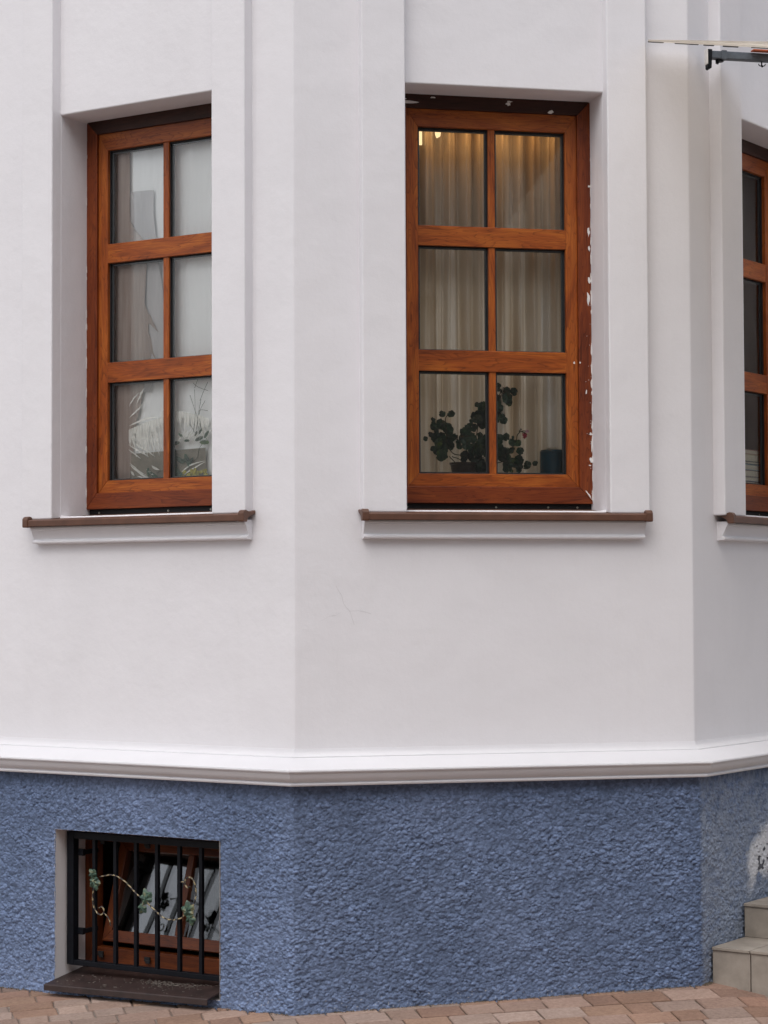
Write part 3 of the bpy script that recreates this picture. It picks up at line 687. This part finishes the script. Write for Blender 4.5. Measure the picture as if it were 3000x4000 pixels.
dr2 = [(-1.19, 3.90), (-1.12, 3.90), (-1.035, 3.895), (-1.037, 3.80), (-1.068, 3.56), (-1.00, 3.52), (-.968, 3.36), (-.955, 3.25), (-.955, 3.10), (-1.0, 3.0), (-1.06, 2.9), (-1.19, 2.9)]
sheet('reflection_drape', dr2, .2855, M_REFLECT, 'pale grey sheet shaped as a warped reflection, just behind the brown cloth in the left window', 'reflection_drape', .002, 2, 4)  # mid-tone of the pane's reflection built as a sheet

# ------------------------------------------------------------------ geranium, canister, lamp behind the centre window
M_LEAF, n, p, _ = newmat('geranium_leaf')
v = coord(n); t = N(n, 'ShaderNodeTexNoise', Scale=14.0, Detail=2.0); L(n, v, t.inputs[0])
r = ramp(n, t.outputs[0], [(.35, (.008, .026, .016)), (.58, (.02, .065, .03)), (.74, (.09, .15, .03))]); L(n, r.outputs[0], p.inputs['Base Color']); p.inputs['Roughness'].default_value = .5
M_STEM = plain('stem', (.035, .04, .018), .7)
M_POT = plain('dark_ceramic', (.035, .022, .015), .3, .3, 12)
OC, rC = FR['C']
def px(x, y): return (.556+x*(.607/1000.), 2.958-y*(.572/1000.)-x*0.0)   # drawing units -> (u,z) on the sill plane
def at(x, y, d=0): u, z = px(x, y); return (u-.90, d, z-2.437)
pl = tag(empty('geranium', OC+wdir(TC)*.90+win(TC)*.36+Vector((0, 0, 2.437)), rC), 'leggy dark-leaved potted geranium on the centre window sill', 'potted plant')
LV = [(822,103,20),(818,143,15),(905,140,34),(945,155,30),(850,210,45),(900,205,42),(935,235,28),(830,280,40),(865,290,30),(870,345,35),(875,390,28),(850,370,25),(800,400,22),
 (662,262,22),(700,262,25),(690,310,40),(730,300,40),(660,350,38),(700,370,42),(735,390,45),(640,390,35),(610,420,32),(690,425,38),(590,460,38),(550,480,36),(620,460,30),(530,500,28),(770,330,40),(770,420,40),
 (385,340,25),(435,350,28),(295,412,30),(288,462,28),(340,430,36),(390,430,42),(440,450,34),(420,480,42),(350,470,36),(292,515,20),(330,540,38),(380,540,42),(440,540,46),(485,540,38),(245,553,18),(330,590,38),(390,600,42),(450,600,36),(308,635,22),(345,650,42),(392,650,28),(350,695,42),(380,690,28),
 (565,540,46),(600,540,42),(550,600,42),(510,600,36),(575,690,36),(620,630,42),(670,600,42),(690,540,42),(730,560,40),(660,670,42),(710,660,40),(560,720,28),(620,700,38),(690,740,46),(730,790,44),(625,765,42),(600,800,36),(655,800,38),(770,600,40),(775,700,44),(780,780,44),
 (840,550,38),(872,560,28),(908,530,30),(942,545,20),(830,600,34),(938,580,30),(985,580,26),(840,640,42),(880,660,38),(860,700,38),(930,655,38),(990,655,28),(960,640,28),(900,730,42),(950,740,42),(1003,720,34),(985,770,38),(885,790,42),(940,790,38),(1000,800,28),(1065,765,30),(1110,755,20)]
m = MB(); rl = random.Random(4)
for (x, y, r) in LV:
    d = rl.uniform(-.045, .055); c = Vector(at(x, y, d)); R = r*.000607*1.16
    tx = rl.uniform(-.95, .95); tz = rl.uniform(-.7, .4); rot = rl.random()*6.3
    ax = Vector((math.cos(tx), math.sin(tx), 0)); up = Vector((0, math.sin(tz), math.cos(tz))); up = (up-ax*up.dot(ax)).normalized(); nn = ax.cross(up)
    base = len(m.v); K = 24; m.v.append(tuple(c+nn*R*.10))
    for k in range(K):
        a = 2*math.pi*k/K+rot; rr = R*(1+.06*math.cos(5*(a-rot))+.035*math.cos(11*a+x)); notch = 1-.35*math.exp(-((math.atan2(math.sin(a-rot), math.cos(a-rot)))/.22)**2)
        rr *= notch; m.v.append(tuple(c+ax*math.cos(a)*rr+up*math.sin(a)*rr-nn*R*.22*math.cos(2.5*a)**2))
    for k in range(K): m.f.append((base, base+1+k, base+1+(k+1) % K)); m.uv.append([(0, 0)]*3)
m.build('foliage', M_LEAF, pl, smooth=False)
m = MB()
for P in ([(590, 735), (610, 660), (640, 560), (655, 460), (700, 380), (780, 300), (830, 200), (845, 165), (822, 110)], [(600, 735), (560, 700), (470, 680), (420, 640), (400, 560), (400, 400), (405, 360)],
          [(640, 740), (720, 700), (840, 700), (930, 650), (960, 580), (985, 520), (1005, 485)], [(620, 750), (560, 640), (500, 560), (350, 500)], [(845, 165), (900, 140)], [(650, 760), (780, 760), (900, 740), (1040, 800), (1085, 775)],
          [(450, 700), (480, 715), (530, 735)], [(1000, 487), (1010, 470), (1013, 462)], [(1002, 487), (1030, 482), (1062, 485)], [(1020, 485), (1038, 495), (1043, 510)], [(500, 810), (470, 760), (430, 700)], [(855, 175), (880, 160), (905, 145)], [(800, 165), (850, 190)]):
    q = smooth_path(P, 4); m.tube([at(a, b, -.005+.012*math.sin(i)) for i, (a, b) in enumerate([(c_[0], c_[1]) for c_ in q])], .0022, 6)
m.build('stem', M_STEM, pl, smooth=True)
m = MB(); cu, _ = px(545, 0); cx_ = cu-.90
prf = [(.0, 0), (.048, 0), (.050, .006), (.058, .045), (.064, .078), (.069, .082), (.069, .090), (.063, .090), (.060, .078), (0, .078)]
for k in range(len(prf)-1):
    for q in range(32):
        a, b = 2*math.pi*q/32, 2*math.pi*(q+1)/32
        r0, h0 = prf[k]; r1, h1 = prf[k+1]
        m.face([(cx_+r0*math.cos(a), r0*math.sin(a), h0), (cx_+r0*math.cos(b), r0*math.sin(b), h0), (cx_+r1*math.cos(b), r1*math.sin(b), h1), (cx_+r1*math.cos(a), r1*math.sin(a), h1)])
m.build('pot', M_POT, pl, smooth=False, merge=False)
m = MB()
for k, (x, y, r, s) in enumerate(((1042, 520, 17, 1), (1035, 510, 13, 1), (1050, 508, 13, 1), (1043, 532, 12, 1), (1052, 525, 11, 1))):
    c = Vector(at(x, y, -.01+.004*k)); R = r*.000607
    for j in range(5):
        a = j*1.256+k; b0 = len(m.v); q = [c, c+Vector((math.cos(a)*R, -.003, math.sin(a)*R)), c+Vector((math.cos(a+.5)*R*1.25, .002, math.sin(a+.5)*R*1.25)), c+Vector((math.cos(a+1.0)*R, -.003, math.sin(a+1.0)*R))]; m.face(q)
o = m.build('flower', plain('crimson_petal', (.40, .012, .05), .5, .3, 60), pl); o['label'] = 'drooping crimson flower head'
m = MB(); c = Vector(at(1060, 484, -.01))
for j in range(5):
    a = j*1.256; R = .009; m.face([c, c+Vector((math.cos(a)*R, -.002, math.sin(a)*R*.8)), c+Vector((math.cos(a+.6)*R*1.2, 0, math.sin(a+.6)*R)), c+Vector((math.cos(a+1.2)*R, -.002, math.sin(a+1.2)*R*.8))])
o = m.build('flower', plain('pink_petal', (.62, .35, .42), .5, .2, 60), pl); o['label'] = 'small pale pink opening bud'

def lathe(name, prof, loc, mat, parent=None, seg=40, smooth=True):
    m = MB()
    for k in range(len(prof)-1):
        for q in range(seg):
            a, b = 2*math.pi*q/seg, 2*math.pi*(q+1)/seg; r0, h0 = prof[k]; r1, h1 = prof[k+1]
            m.face([(r0*math.cos(a), r0*math.sin(a), h0), (r0*math.cos(b), r0*math.sin(b), h0), (r1*math.cos(b), r1*math.sin(b), h1), (r1*math.cos(a), r1*math.sin(a), h1)])
    o = m.build(name, mat, parent, smooth=smooth, merge=True, loc=loc)
    if smooth: o.modifiers.new('e', 'EDGE_SPLIT').split_angle = math.radians(30)
    return o
cl = OC+wdir(TC)*1.328+win(TC)*.355+Vector((0, 0, 2.437))
can = lathe('canister', [(0, 0), (.060, 0), (.062, .003), (.062, .146), (.056, .155), (.0, .156)], cl, plain('teal_ceramic', (.004, .055, .095), .25, .15, 8, .02))
tag(can, 'round dark teal canister at the right corner of the centre window sill', 'canister')
ld = lathe('lid', [(0, 0), (.026, 0), (.027, .002), (.027, .009), (.024, .011), (0, .0112)], (0, 0, .1565), plain('cream_lid', (.75, .70, .6), .4), can)

# lit lamp whose two bright strips show at the top of the centre window
M_GLOW, n, p, out = newmat('lamp_glow'); n.nodes.remove(p)
e = N(n, 'ShaderNodeEmission'); e.inputs[0].default_value = (1, .70, .36, 1); e.inputs[1].default_value = 1.0; L(n, e.outputs[0], out.inputs[0])
lm = tag(empty('lamp', OC+wdir(TC)*.74+win(TC)*.40+Vector((0, 0, 4.06)), rC), 'small lamp with two glowing golden strips at top left of centre window', 'lamp')
m = MB(); m.box(-.058, -.040, 0, .012, .0, .105); m.build('glowing_strip', M_GLOW, lm, bevel=.002)
m = MB(); m.prism([(.026, 0, .054), (.034, 0, .036), (.050, 0, .046), (.060, 0, .105), (.026, 0, .105)], [(.026, .012, .054), (.034, .012, .036), (.050, .012, .046), (.060, .012, .105), (.026, .012, .105)]); m.build('glowing_strip', M_GLOW, lm, bevel=.002)
m = MB(); m.box(-.08, .08, -.004, .016, .106, .118); m.build('holder', M_POT, lm, bevel=.002)
for lx, ly, lz, en, sz, sy, ang in ((.25, -.06, .105, .62, .8, .04, 14), (.25, .45, -1.1, 1.3, .8, .9, -85)):  # golden lamp glow in front, then an added neutral fill behind the curtain
    ll = bpy.data.lights.new('curtain_light', 'AREA'); ll.shape = 'RECTANGLE'; ll.size = sz; ll.size_y = sy; ll.energy = en; ll.color = (1, .50, .16) if ly < 0 else (1, .93, .86)
    lo = bpy.data.objects.new('curtain_light', ll); COL.objects.link(lo); lo.parent = lm; lo.location = (lx, ly, lz); lo.rotation_euler = (math.radians(ang), 0, 0)

# things behind the left window: flowers, and strips shaped as reflections in the glass
OL, rL = FR['L']
M_STREAK, n, p, out = newmat('reflection_streak')  # pale strips and fan stand in for reflections in the left panes
p.inputs['Base Color'].default_value = (.97, .95, .90, 1); p.inputs['Roughness'].default_value = .25; p.inputs['Alpha'].default_value = .8
wr = tag(empty('bouquet_and_reflections', OL+wdir(TL)*(-.88)+win(TL)*.267+Vector((0, 0, 2.437)), rL), 'bouquet with dark leaves and yellow blooms among pale strips shaped as glass reflections, left window', 'bouquet')
def lp(x, y, d=0):      # drawing units -> metres in the bouquet's own frame
    return (-.454+x*.0004, d*.3, .015+.000316*(1700-y))
m = MB(); rc = random.Random(12)
def streak(pts, w, d=0):
    pts = [Vector(lp(*q, d+.006*math.sin(i*1.7))) for i, q in enumerate(pts)]; k = len(pts)
    nrm = (pts[-1]-pts[0]).cross(Vector((0, 1, 0))).normalized()
    for i in range(k-1):
        w0 = w*math.sin(math.pi*(i+.12)/(k-.76)); w1 = w*math.sin(math.pi*(i+1.12)/(k-.76)) if i < k-2 else w*.08
        m.face([pts[i]-nrm*w0, pts[i]+nrm*w0, pts[i+1]+nrm*w1+Vector((0, .003, 0)), pts[i+1]-nrm*w1])
for q, w in (([(510, 470), (560, 370), (600, 280), (650, 215)], .006), ([(390, 510), (430, 430), (500, 340), (560, 290)], .004), ([(390, 680), (470, 610), (560, 530), (640, 440)], .005), ([(400, 800), (540, 750), (700, 700), (890, 690)], .006),
             ([(390, 1090), (520, 1180), (640, 1250), (710, 1300)], .004), ([(460, 1060), (560, 1130), (680, 1200), (800, 1300)], .004), ([(390, 1170), (470, 1230), (580, 1320)], .003), ([(400, 1410), (520, 1510), (640, 1600), (740, 1640)], .005),
             ([(420, 1510), (480, 1580)], .006), ([(670, 1490), (720, 1540), (790, 1590)], .005), ([(750, 1440), (800, 1480), (870, 1510)], .006), ([(400, 1380), (470, 1440), (560, 1520), (680, 1590)], .003), ([(530, 1590), (620, 1620), (700, 1640)], .004),
             ([(1180, 1600), (1280, 1500), (1400, 1440), (1580, 1400)], .004), ([(1240, 1610), (1380, 1520), (1590, 1410)], .004)):
    streak(smooth_path(q, 4), w, rc.uniform(-.01, .01))
def pleat(pts, d, amp):
    """pleated fan shaped as a reflection, between an upper and a lower edge"""
    for i in range(len(pts)-1):
        (xa, ya, yb), (xc, yc, yd) = pts[i], pts[i+1]
        m.face([lp(xa, ya, d+amp*(i % 2)), lp(xc, yc, d+amp*((i+1) % 2)), lp(xc, yd, d+amp*((i+1) % 2)), lp(xa, yb, d+amp*(i % 2))])
fan = []
for i in range(58):
    x = 385+i*(1230/57.); arch = 690+130*((x-800)/430)**2 if x < 900 else 600+.00028*(x-1050)**2+ (0.12*(x-1050) if x > 1050 else 0)
    if x < 900: arch = 860-.42*(x-385)+.0002*(x-385)**2
    low = arch+170+90*math.sin(i*2.4)+50*math.sin(i*1.1); fan.append((x, arch, low))
pleat(fan, .012, .012)
for i in range(46):
    x = 1080+i*11.5; y = 960+rc.uniform(-30, 40)-.15*(x-1080); streak([(x, y+rc.uniform(130, 220)), (x+40, y+90), (x+95+rc.uniform(0, 40), y)], rc.uniform(.0012, .0028), rc.uniform(-.012, .012))
for i in range(24):
    x = 400+i*20; y = 900; streak([(x, y+rc.uniform(-80, 0)), (x+15, y+110), (x+55, y+rc.uniform(220, 420))], rc.uniform(.0015, .004), rc.uniform(-.012, .012))
m.build('reflection_strips', M_STREAK, wr, smooth=False)
m = MB()
for (x, y, r) in ((1100, 1280, 55), (1085, 1350, 50), (1180, 1370, 55), (1120, 1420, 40), (1300, 1380, 60), (1350, 1410, 45), (1090, 1500, 60), (1130, 1570, 70), (1260, 1380, 40), (780, 1590, 45), (700, 1540, 40), (820, 1620, 40), (1130, 1110, 40), (1200, 990, 30), (1290, 1080, 30), (1480, 1060, 45), (1560, 1120, 50), (1500, 950, 30), (1590, 1000, 40), (1430, 980, 25)):
    c = Vector(lp(x, y, .0)); R = r*.00040; a0 = rc.random()*6.3
    pts = []
    for k in range(8):
        la, lb = math.cos(k*.785)*R*1.5, math.sin(k*.785)*R*.55*(1 if k % 4 else 0); pts.append(c+Vector((la*math.cos(a0)-lb*math.sin(a0), rc.uniform(-.002, .002), la*math.sin(a0)+lb*math.cos(a0))))
    m.face(pts)
m.build('foliage', M_LEAF, wr)
m = MB()
for q in ([(1370, 1410), (1440, 1350), (1460, 1250), (1510, 1150), (1600, 1150)], [(1380, 960), (1410, 700), (1400, 300)], [(1470, 950), (1460, 700), (1500, 450)], [(1420, 960), (1480, 640), (1560, 480)], [(1420, 990), (1360, 880), (1320, 820)], [(1510, 940), (1465, 640), (1600, 640)], [(1600, 1100), (1500, 900), (1330, 380)], [(820, 1560), (870, 1530), (920, 1525)], [(1600, 330), (1460, 270), (1380, 200)], [(1400, 280), (1430, 200), (1470, 90)], [(1480, 480), (1540, 330), (1600, 200)], [(1440, 1040), (1540, 1130), (1600, 1150)]):
    q = smooth_path(q, 4); m.tube([lp(a, b, .02) for a, b in q], .0011, 5)
m.build('twig', M_STEM, wr)
m = MB()
for k in range(26):
    x = rc.uniform(1210, 1590); y = rc.uniform(1535, 1640); c = Vector(lp(x, y, rc.uniform(-.01, .02))); R = rc.uniform(.008, .014)
    m.face([c+Vector((math.cos(a)*R, rc.uniform(-.004, .004), math.sin(a)*R)) for a in [j*.785 for j in range(8)]])
m.build('bloom', plain('yellow_petal', (.42, .36, .06), .6, .35, 40), wr)
m = MB(); m.box(-.29, .17, .0105, .0115, 0, .19); 
m.v = [(x, y, z if z < .1 else z-.10*abs(x)) for x, y, z in m.v]
m.build('added_dark_backing', plain('added_brown_backing', (.24, .21, .17), .8, .3, 9, .5), wr)  # dark ground added behind the reflection strips for contrast

# pile of books at the right edge window
OR, rR = FR['R']; zz = 2.437
for k, (hh, c, lab) in enumerate(((.05, (.05, .06, .12), 'dark blue book at the bottom of the pile in the right window'), (.022, (.55, .55, .55), 'thin pale grey book above the dark blue book in the right window pile'),
                               (.035, (.10, .05, .05), 'dark red-brown book in the middle of the right window pile'), (.03, (.30, .45, .55), 'light blue book near the middle of the right window pile'), (.016, (.03, .08, .10), 'thin dark green book under the cream one in the right window'),
                               (.036, (.60, .57, .42), 'thick cream book second from top of the right window pile'), (.024, (.42, .20, .16), 'reddish book on top of the pile in the right window'))):
    m = MB(); j = random.uniform(-.01, .01)
    m.box(-.13+j, .13+j, -.085, .085, .0, .003, 'x'); m.box(-.13+j, .13+j, -.085, .085, hh-.003, hh, 'x'); m.box(-.13+j, -.126+j, -.085, .085, .003, hh-.003, 'x')
    o = m.build('book', plain('book_cover', c, .5, .2, 15), None, bevel=.0015, loc=OR+wdir(TR)*1.19+win(TR)*.345+Vector((0, 0, zz)), rz=rR)
    m = MB(); m.box(-.1255+j, .126+j, -.080, .080, .0032, hh-.0032, 'x'); m.build('pages', plain('book_pages', (.6, .56, .46), .9, .1, 60), o)
    tag(o, lab, 'book', 'books piled in the right window'); zz += hh+.0005

# ------------------------------------------------------------------ canopy over the entrance
cp = tag(empty('canopy', OC+wdir(TC)*1.68+Vector((0, 0, 4.45)), rC), 'translucent entrance canopy on grey steel tube at top right', 'canopy')
m = MB()
def cpz(o): return 4.486-.265*(o-.09)-4.45
K = 16; e_ = .010
for k in range(1):
    m.prism([(0, -.075, cpz(.075)), (2.2, -.075, cpz(.075)), (2.2, -1.9, cpz(1.9)), (0, -1.9, cpz(1.9))], [(0, -.075, cpz(.075)+e_), (2.2, -.075, cpz(.075)+e_), (2.2, -1.9, cpz(1.9)+e_), (0, -1.9, cpz(1.9)+e_)], 'x')
mp_, n, p, out = newmat('milky_polycarbonate')
v = coord(n); t = N(n, 'ShaderNodeTexNoise', Scale=3.0, Detail=5.0); L(n, v, t.inputs[0]); r = ramp(n, t.outputs[0], [(.3, (.60, .55, .48)), (.7, (.80, .76, .70))])
L(n, r.outputs[0], p.inputs['Base Color']); tr = N(n, 'ShaderNodeBsdfTranslucent'); L(n, r.outputs[0], tr.inputs[0]); mx = N(n, 'ShaderNodeMixShader'); mx.inputs[0].default_value = .8
L(n, p.outputs[0], mx.inputs[1]); L(n, tr.outputs[0], mx.inputs[2])
tp = N(n, 'ShaderNodeBsdfTransparent'); tp.inputs[0].default_value = (1, .96, .89, 1); mx3 = N(n, 'ShaderNodeMixShader'); mx3.inputs[0].default_value = .5
L(n, mx.outputs[0], mx3.inputs[1]); L(n, tp.outputs[0], mx3.inputs[2]); L(n, mx3.outputs[0], out.inputs[0]); p.inputs['Roughness'].default_value = .4
m.build('roof_sheet', mp_, cp, bevel=.001)
rg = random.Random(3); x_ = 0
while x_ < 2.1:      # tattered sealing strip under the back edge
    l = rg.uniform(.05, .16); gs = MB(); gs.box(x_, x_+l, -.080, -.070, cpz(.075)-rg.uniform(.0005, .004), cpz(.075)+.001, 'x'); gs.build('sealing_strip', M_DARK, cp); x_ += l+rg.uniform(.02, .12)
m = MB(); m.box(.338, 2.2, -.005, .035, 4.4475-4.45, 4.4845-4.45, 'x'); m.build('support_tube', M_TUBE, cp, bevel=.004, seg=3)
m = MB(); m.box(.394, .420, -.009, .039, -.006, .038); m.build('tube_collar', M_TUBE, cp, bevel=.002)
m = MB(); m.prism([(.323, -.01, -.050), (.331, -.01, -.056), (.342, -.01, -.050), (.346, -.01, .040), (.323, -.01, .040)], [(.323, .03, -.050), (.331, .03, -.056), (.342, .03, -.050), (.346, .03, .040), (.323, .03, .040)]); m.build('wall_plate', M_BLACK, cp, bevel=.003)
m = MB(); m.prism([(.3195, -.011, -.03), (.3225, -.011, -.032), (.3225, -.011, .0405), (.3195, -.011, .0405)], [(.3195, .03, -.03), (.3225, .03, -.032), (.3225, .03, .0405), (.3195, .03, .0405)]); m.build('plate_liner', M_WHITE, cp)
m = MB(); m.tube([(.392, .02, -.003), (.392, .02, -.013)], .019, 14); m.tube([(.384, .02, -.010), (.379, .02, -.022)], .008, 10); m.build('wing_bolt', M_BLACK, cp, smooth=False)
m = MB(); m.box(.54, 1.6, -.045, -.008, .0350, .0415, 'x'); o = m.build('packing_strip', M_ORANGE, cp, bevel=.001); o['label'] = 'orange-red packing strip between tube and sheet'
m = MB(); cx_ = .605
m.tube([(cx_, .015, -.003), (cx_, .015, -.024)], .0035, 8)
for sg in (1, -1):
    m.tube([(cx_, .015, -.022), (cx_+sg*.008, .013, -.024), (cx_+sg*.014, .012, -.022), (cx_+sg*.0175, .011, -.014)], [.003, .0025, .0024, .0026], 8)
m.tube([(cx_, .012, -.022), (cx_, .008, -.029)], .0045, 8)
m.build('hook', M_BLACK, cp, smooth=True)

# ------------------------------------------------------------------ entrance steps
st = tag(empty('entrance_steps', OR+wdir(TR)*.08+win(TR)*(-.03)+Vector((0, 0, .05)), rR), 'worn beige tiled entrance steps at bottom right beside the blue plinth', 'steps')
for k in range(5):
    ub = .084-.08+.3475*k; zt = .240+.162*k-.05; core = MB(); til = MB()
    top = -.2 if k == 0 else zt-.162
    core.box(ub+.012, 1.9, -1.9, -.004, -.25, zt-.014, 'x')
    ys = [-.008, -.205, -.505, -.805, -1.105, -1.405, -1.705]
    if k: ys = [-.008, -.305, -.605, -.905, -1.205, -1.505, -1.705]
    for a, b in zip(ys[:-1], ys[1:]):
        til.prism([(ub-.008, b+.0035, zt-.014), (ub+.375, b+.0035, zt-.014), (ub+.375, a-.0015, zt-.014), (ub-.008, a-.0015, zt-.014)],
                  [(ub-.008, b+.0035, zt), (ub+.375, b+.0035, zt), (ub+.375, a-.0015, zt), (ub-.008, a-.0015, zt)])
        til.box(ub, ub+.0115, b+.0035, a-.0015, (-.2 if k == 0 else top+.001), zt-.0155, 'x')
    s_ = til.build('step', M_TILE, st, bevel=.002); core.build('joint_filling', M_JOINT, s_)

# ------------------------------------------------------------------ ground: clay pavers laid in rows along the bay
def pavers():
    V = []; F = []; Cc = []
    rg = random.Random(21); pal = [(.42, .31, .26), (.44, .33, .275), (.46, .37, .32), (.40, .26, .19), (.37, .29, .245), (.42, .28, .20), (.35, .27, .23), (.47, .385, .34), (.33, .21, .16), (.42, .35, .31), (.40, .34, .295)]
    dC, nC = wdir(TC), win(TC); rw = .143; j = 0; o = 1.5
    row = 0
    while o > -2.6:
        w = rw*rg.uniform(.94, 1.06); u = -3.6+rg.random()*.2
        wob = rg.uniform(-.01, .01)
        while u < 4.2:
            l = rg.choice((.137, .205, .205, .175, .205, .24)); P = A+dC*(u+l/2)+nC*(o-w/2)
            dd = max(-((P-A).dot(win(TL))), -((P-A).dot(nC)), -((P-B).dot(win(TR))))
            if dd > -.12:
                c = list(rg.choice(pal)); br = rg.uniform(.80, 1.2)
                if P.x > .9: 
                    t = min(1, (P.x-.9)/1.0)*.75*max(0, 1-max(0, dd-.05)/.55); c = [c[0]*(1-t*.22), c[1]*(1-t*.45), c[2]*(1-t*.55)]
                m_ = (.42, .265, .195); c = [(q*.62+z_*.38)*br*.86 for q, z_ in zip(c, m_)]; g = .0022; ch = .0045; b = len(V); ins = .007
                tz = rg.uniform(-.0025, .0025); tx = rg.uniform(-.012, .012); ty = rg.uniform(-.012, .012); sk = rg.uniform(-.003, .003)
                for lvl, (ii, dz) in enumerate(((0, -.03), (0, -ch), (ins, 0))):
                    for (su, so_) in ((-1, -1), (1, -1), (1, 1), (-1, 1)):
                        lu = su*(l/2-g-ii)+sk*so_+rg.uniform(-.0012, .0012); lo_ = so_*(w/2-g-ii)+rg.uniform(-.0012, .0012)
                        p = P+dC*lu+nC*lo_; z = float(ground_z(p.x, p.y))+dz+tz+tx*lu+ty*lo_+.002*math.sin(u*2+o)
                        V.append((p.x, p.y, z)); s = rg.uniform(.9, 1.08)*(1 if lvl == 2 else .8); Cc.append((*[q*s for q in c], 1))
                F.append((b+8, b+9, b+10, b+11))
                for lv in (0, 4):
                    for q in range(4): q2 = (q+1) % 4; F.append((b+lv+q, b+lv+q2, b+lv+4+q2, b+lv+4+q))
            u += l
        o -= w; row += 1
    me = bpy.data.meshes.new('pavement'); me.from_pydata(V, [], F); at = me.color_attributes.new('col', 'FLOAT_COLOR', 'POINT'); at.data.foreach_set('color', np.array(Cc, dtype=np.float32).ravel())
    me.materials.append(M_PAVER); o_ = bpy.data.objects.new('pavement', me); COL.objects.link(o_); tag(o_, 'worn pinkish clay block paving along the foot of the house', kind='structure')
pavers()
xs = np.concatenate([[-300, -80, -20, -8], np.arange(-5, 6.01, .25), [8, 20, 80, 300]]); ys = np.concatenate([[-300, -80, -20, -4, 2, 5], np.arange(6.5, 12.5, .2), [14, 20, 80, 300]])
V = []; 
for x in xs:
    for y in ys: V.append((x, y, float(ground_z(np.float64(x), np.float64(y)))-(.0085 if 6.5 < y < 12.5 else .02)))
F = []; k = len(ys)
for i in range(len(xs)-1):
    for j in range(k-1): F.append((i*k+j, (i+1)*k+j, (i+1)*k+j+1, i*k+j+1))
me = bpy.data.meshes.new('ground'); me.from_pydata(V, [], F); me.materials.append(M_SAND); o = bpy.data.objects.new('ground', me); COL.objects.link(o); tag(o, kind='structure')

# grit and soil gathered along the foot of the wall
m = MB(); rg = random.Random(8)
for k in range(1500):
    q = rg.random(); i = 0 if q < .45 else (1 if q < .93 else 2)
    t_ = TD[i]; O_ = (A, A, B)[i]; u = {0: rg.uniform(-2.0, 0), 1: rg.uniform(0, WC), 2: rg.uniform(0, .08)}[i]
    if i == 0 and BW[0]-.02 < u < BW[1]: 
        if rg.random() < .7: continue
    dd = .024+abs(rg.gauss(0, .012)); p = O_+wdir(t_)*u-win(t_)*dd; z = float(ground_z(p.x, p.y)); r = rg.uniform(.0015, .005)
    a = rg.random()*6.3; P = [(p.x-A.x+r*math.cos(a+w_)*rg.uniform(.7, 1.5), p.y-A.y+r*math.sin(a+w_)*rg.uniform(.7, 1.5), z-.001) for w_ in (0, 2.1, 4.2)]
    top = (p.x-A.x, p.y-A.y, z+r*rg.uniform(.5, 1.1))
    for w_ in range(3): m.face([P[w_], P[(w_+1) % 3], top])
o = m.build('grit', plain('soil_grit', (.11, .085, .06), .95, .6, 120, .3), None, loc=A)
tag(o, 'dark soil and grit in the joint between wall and paving', 'dirt', kind='stuff')

# ------------------------------------------------------------------ house across the street (seen only as a reflection)
oh = tag(empty('opposite_house', (2, -7, 0)), 'plain house across the street, seen only mirrored in the glass', 'house')
m = MB(); m.box(-12, 15, -6, 0, -.3, 11); m.build('wall', plain('grey_render', (.30, .28, .25), .9, .1, 2), oh)
m = MB(); m.prism([(-12.4, -6.4, 11), (-12.4, .4, 11), (-12.4, -3, 13.5)], [(15.4, -6.4, 11), (15.4, .4, 11), (15.4, -3, 13.5)]); m.build('roof', plain('roof_tile', (.10, .06, .05), .8), oh)
for x in (-10, -6, -2, 2, 6, 10, 13):
    for z in (1.2, 4.6, 8.0):
        m = MB(); m.box(x-.5, x+.5, .0, .03, z, z+1.4); m.build('window', M_DARK, oh)
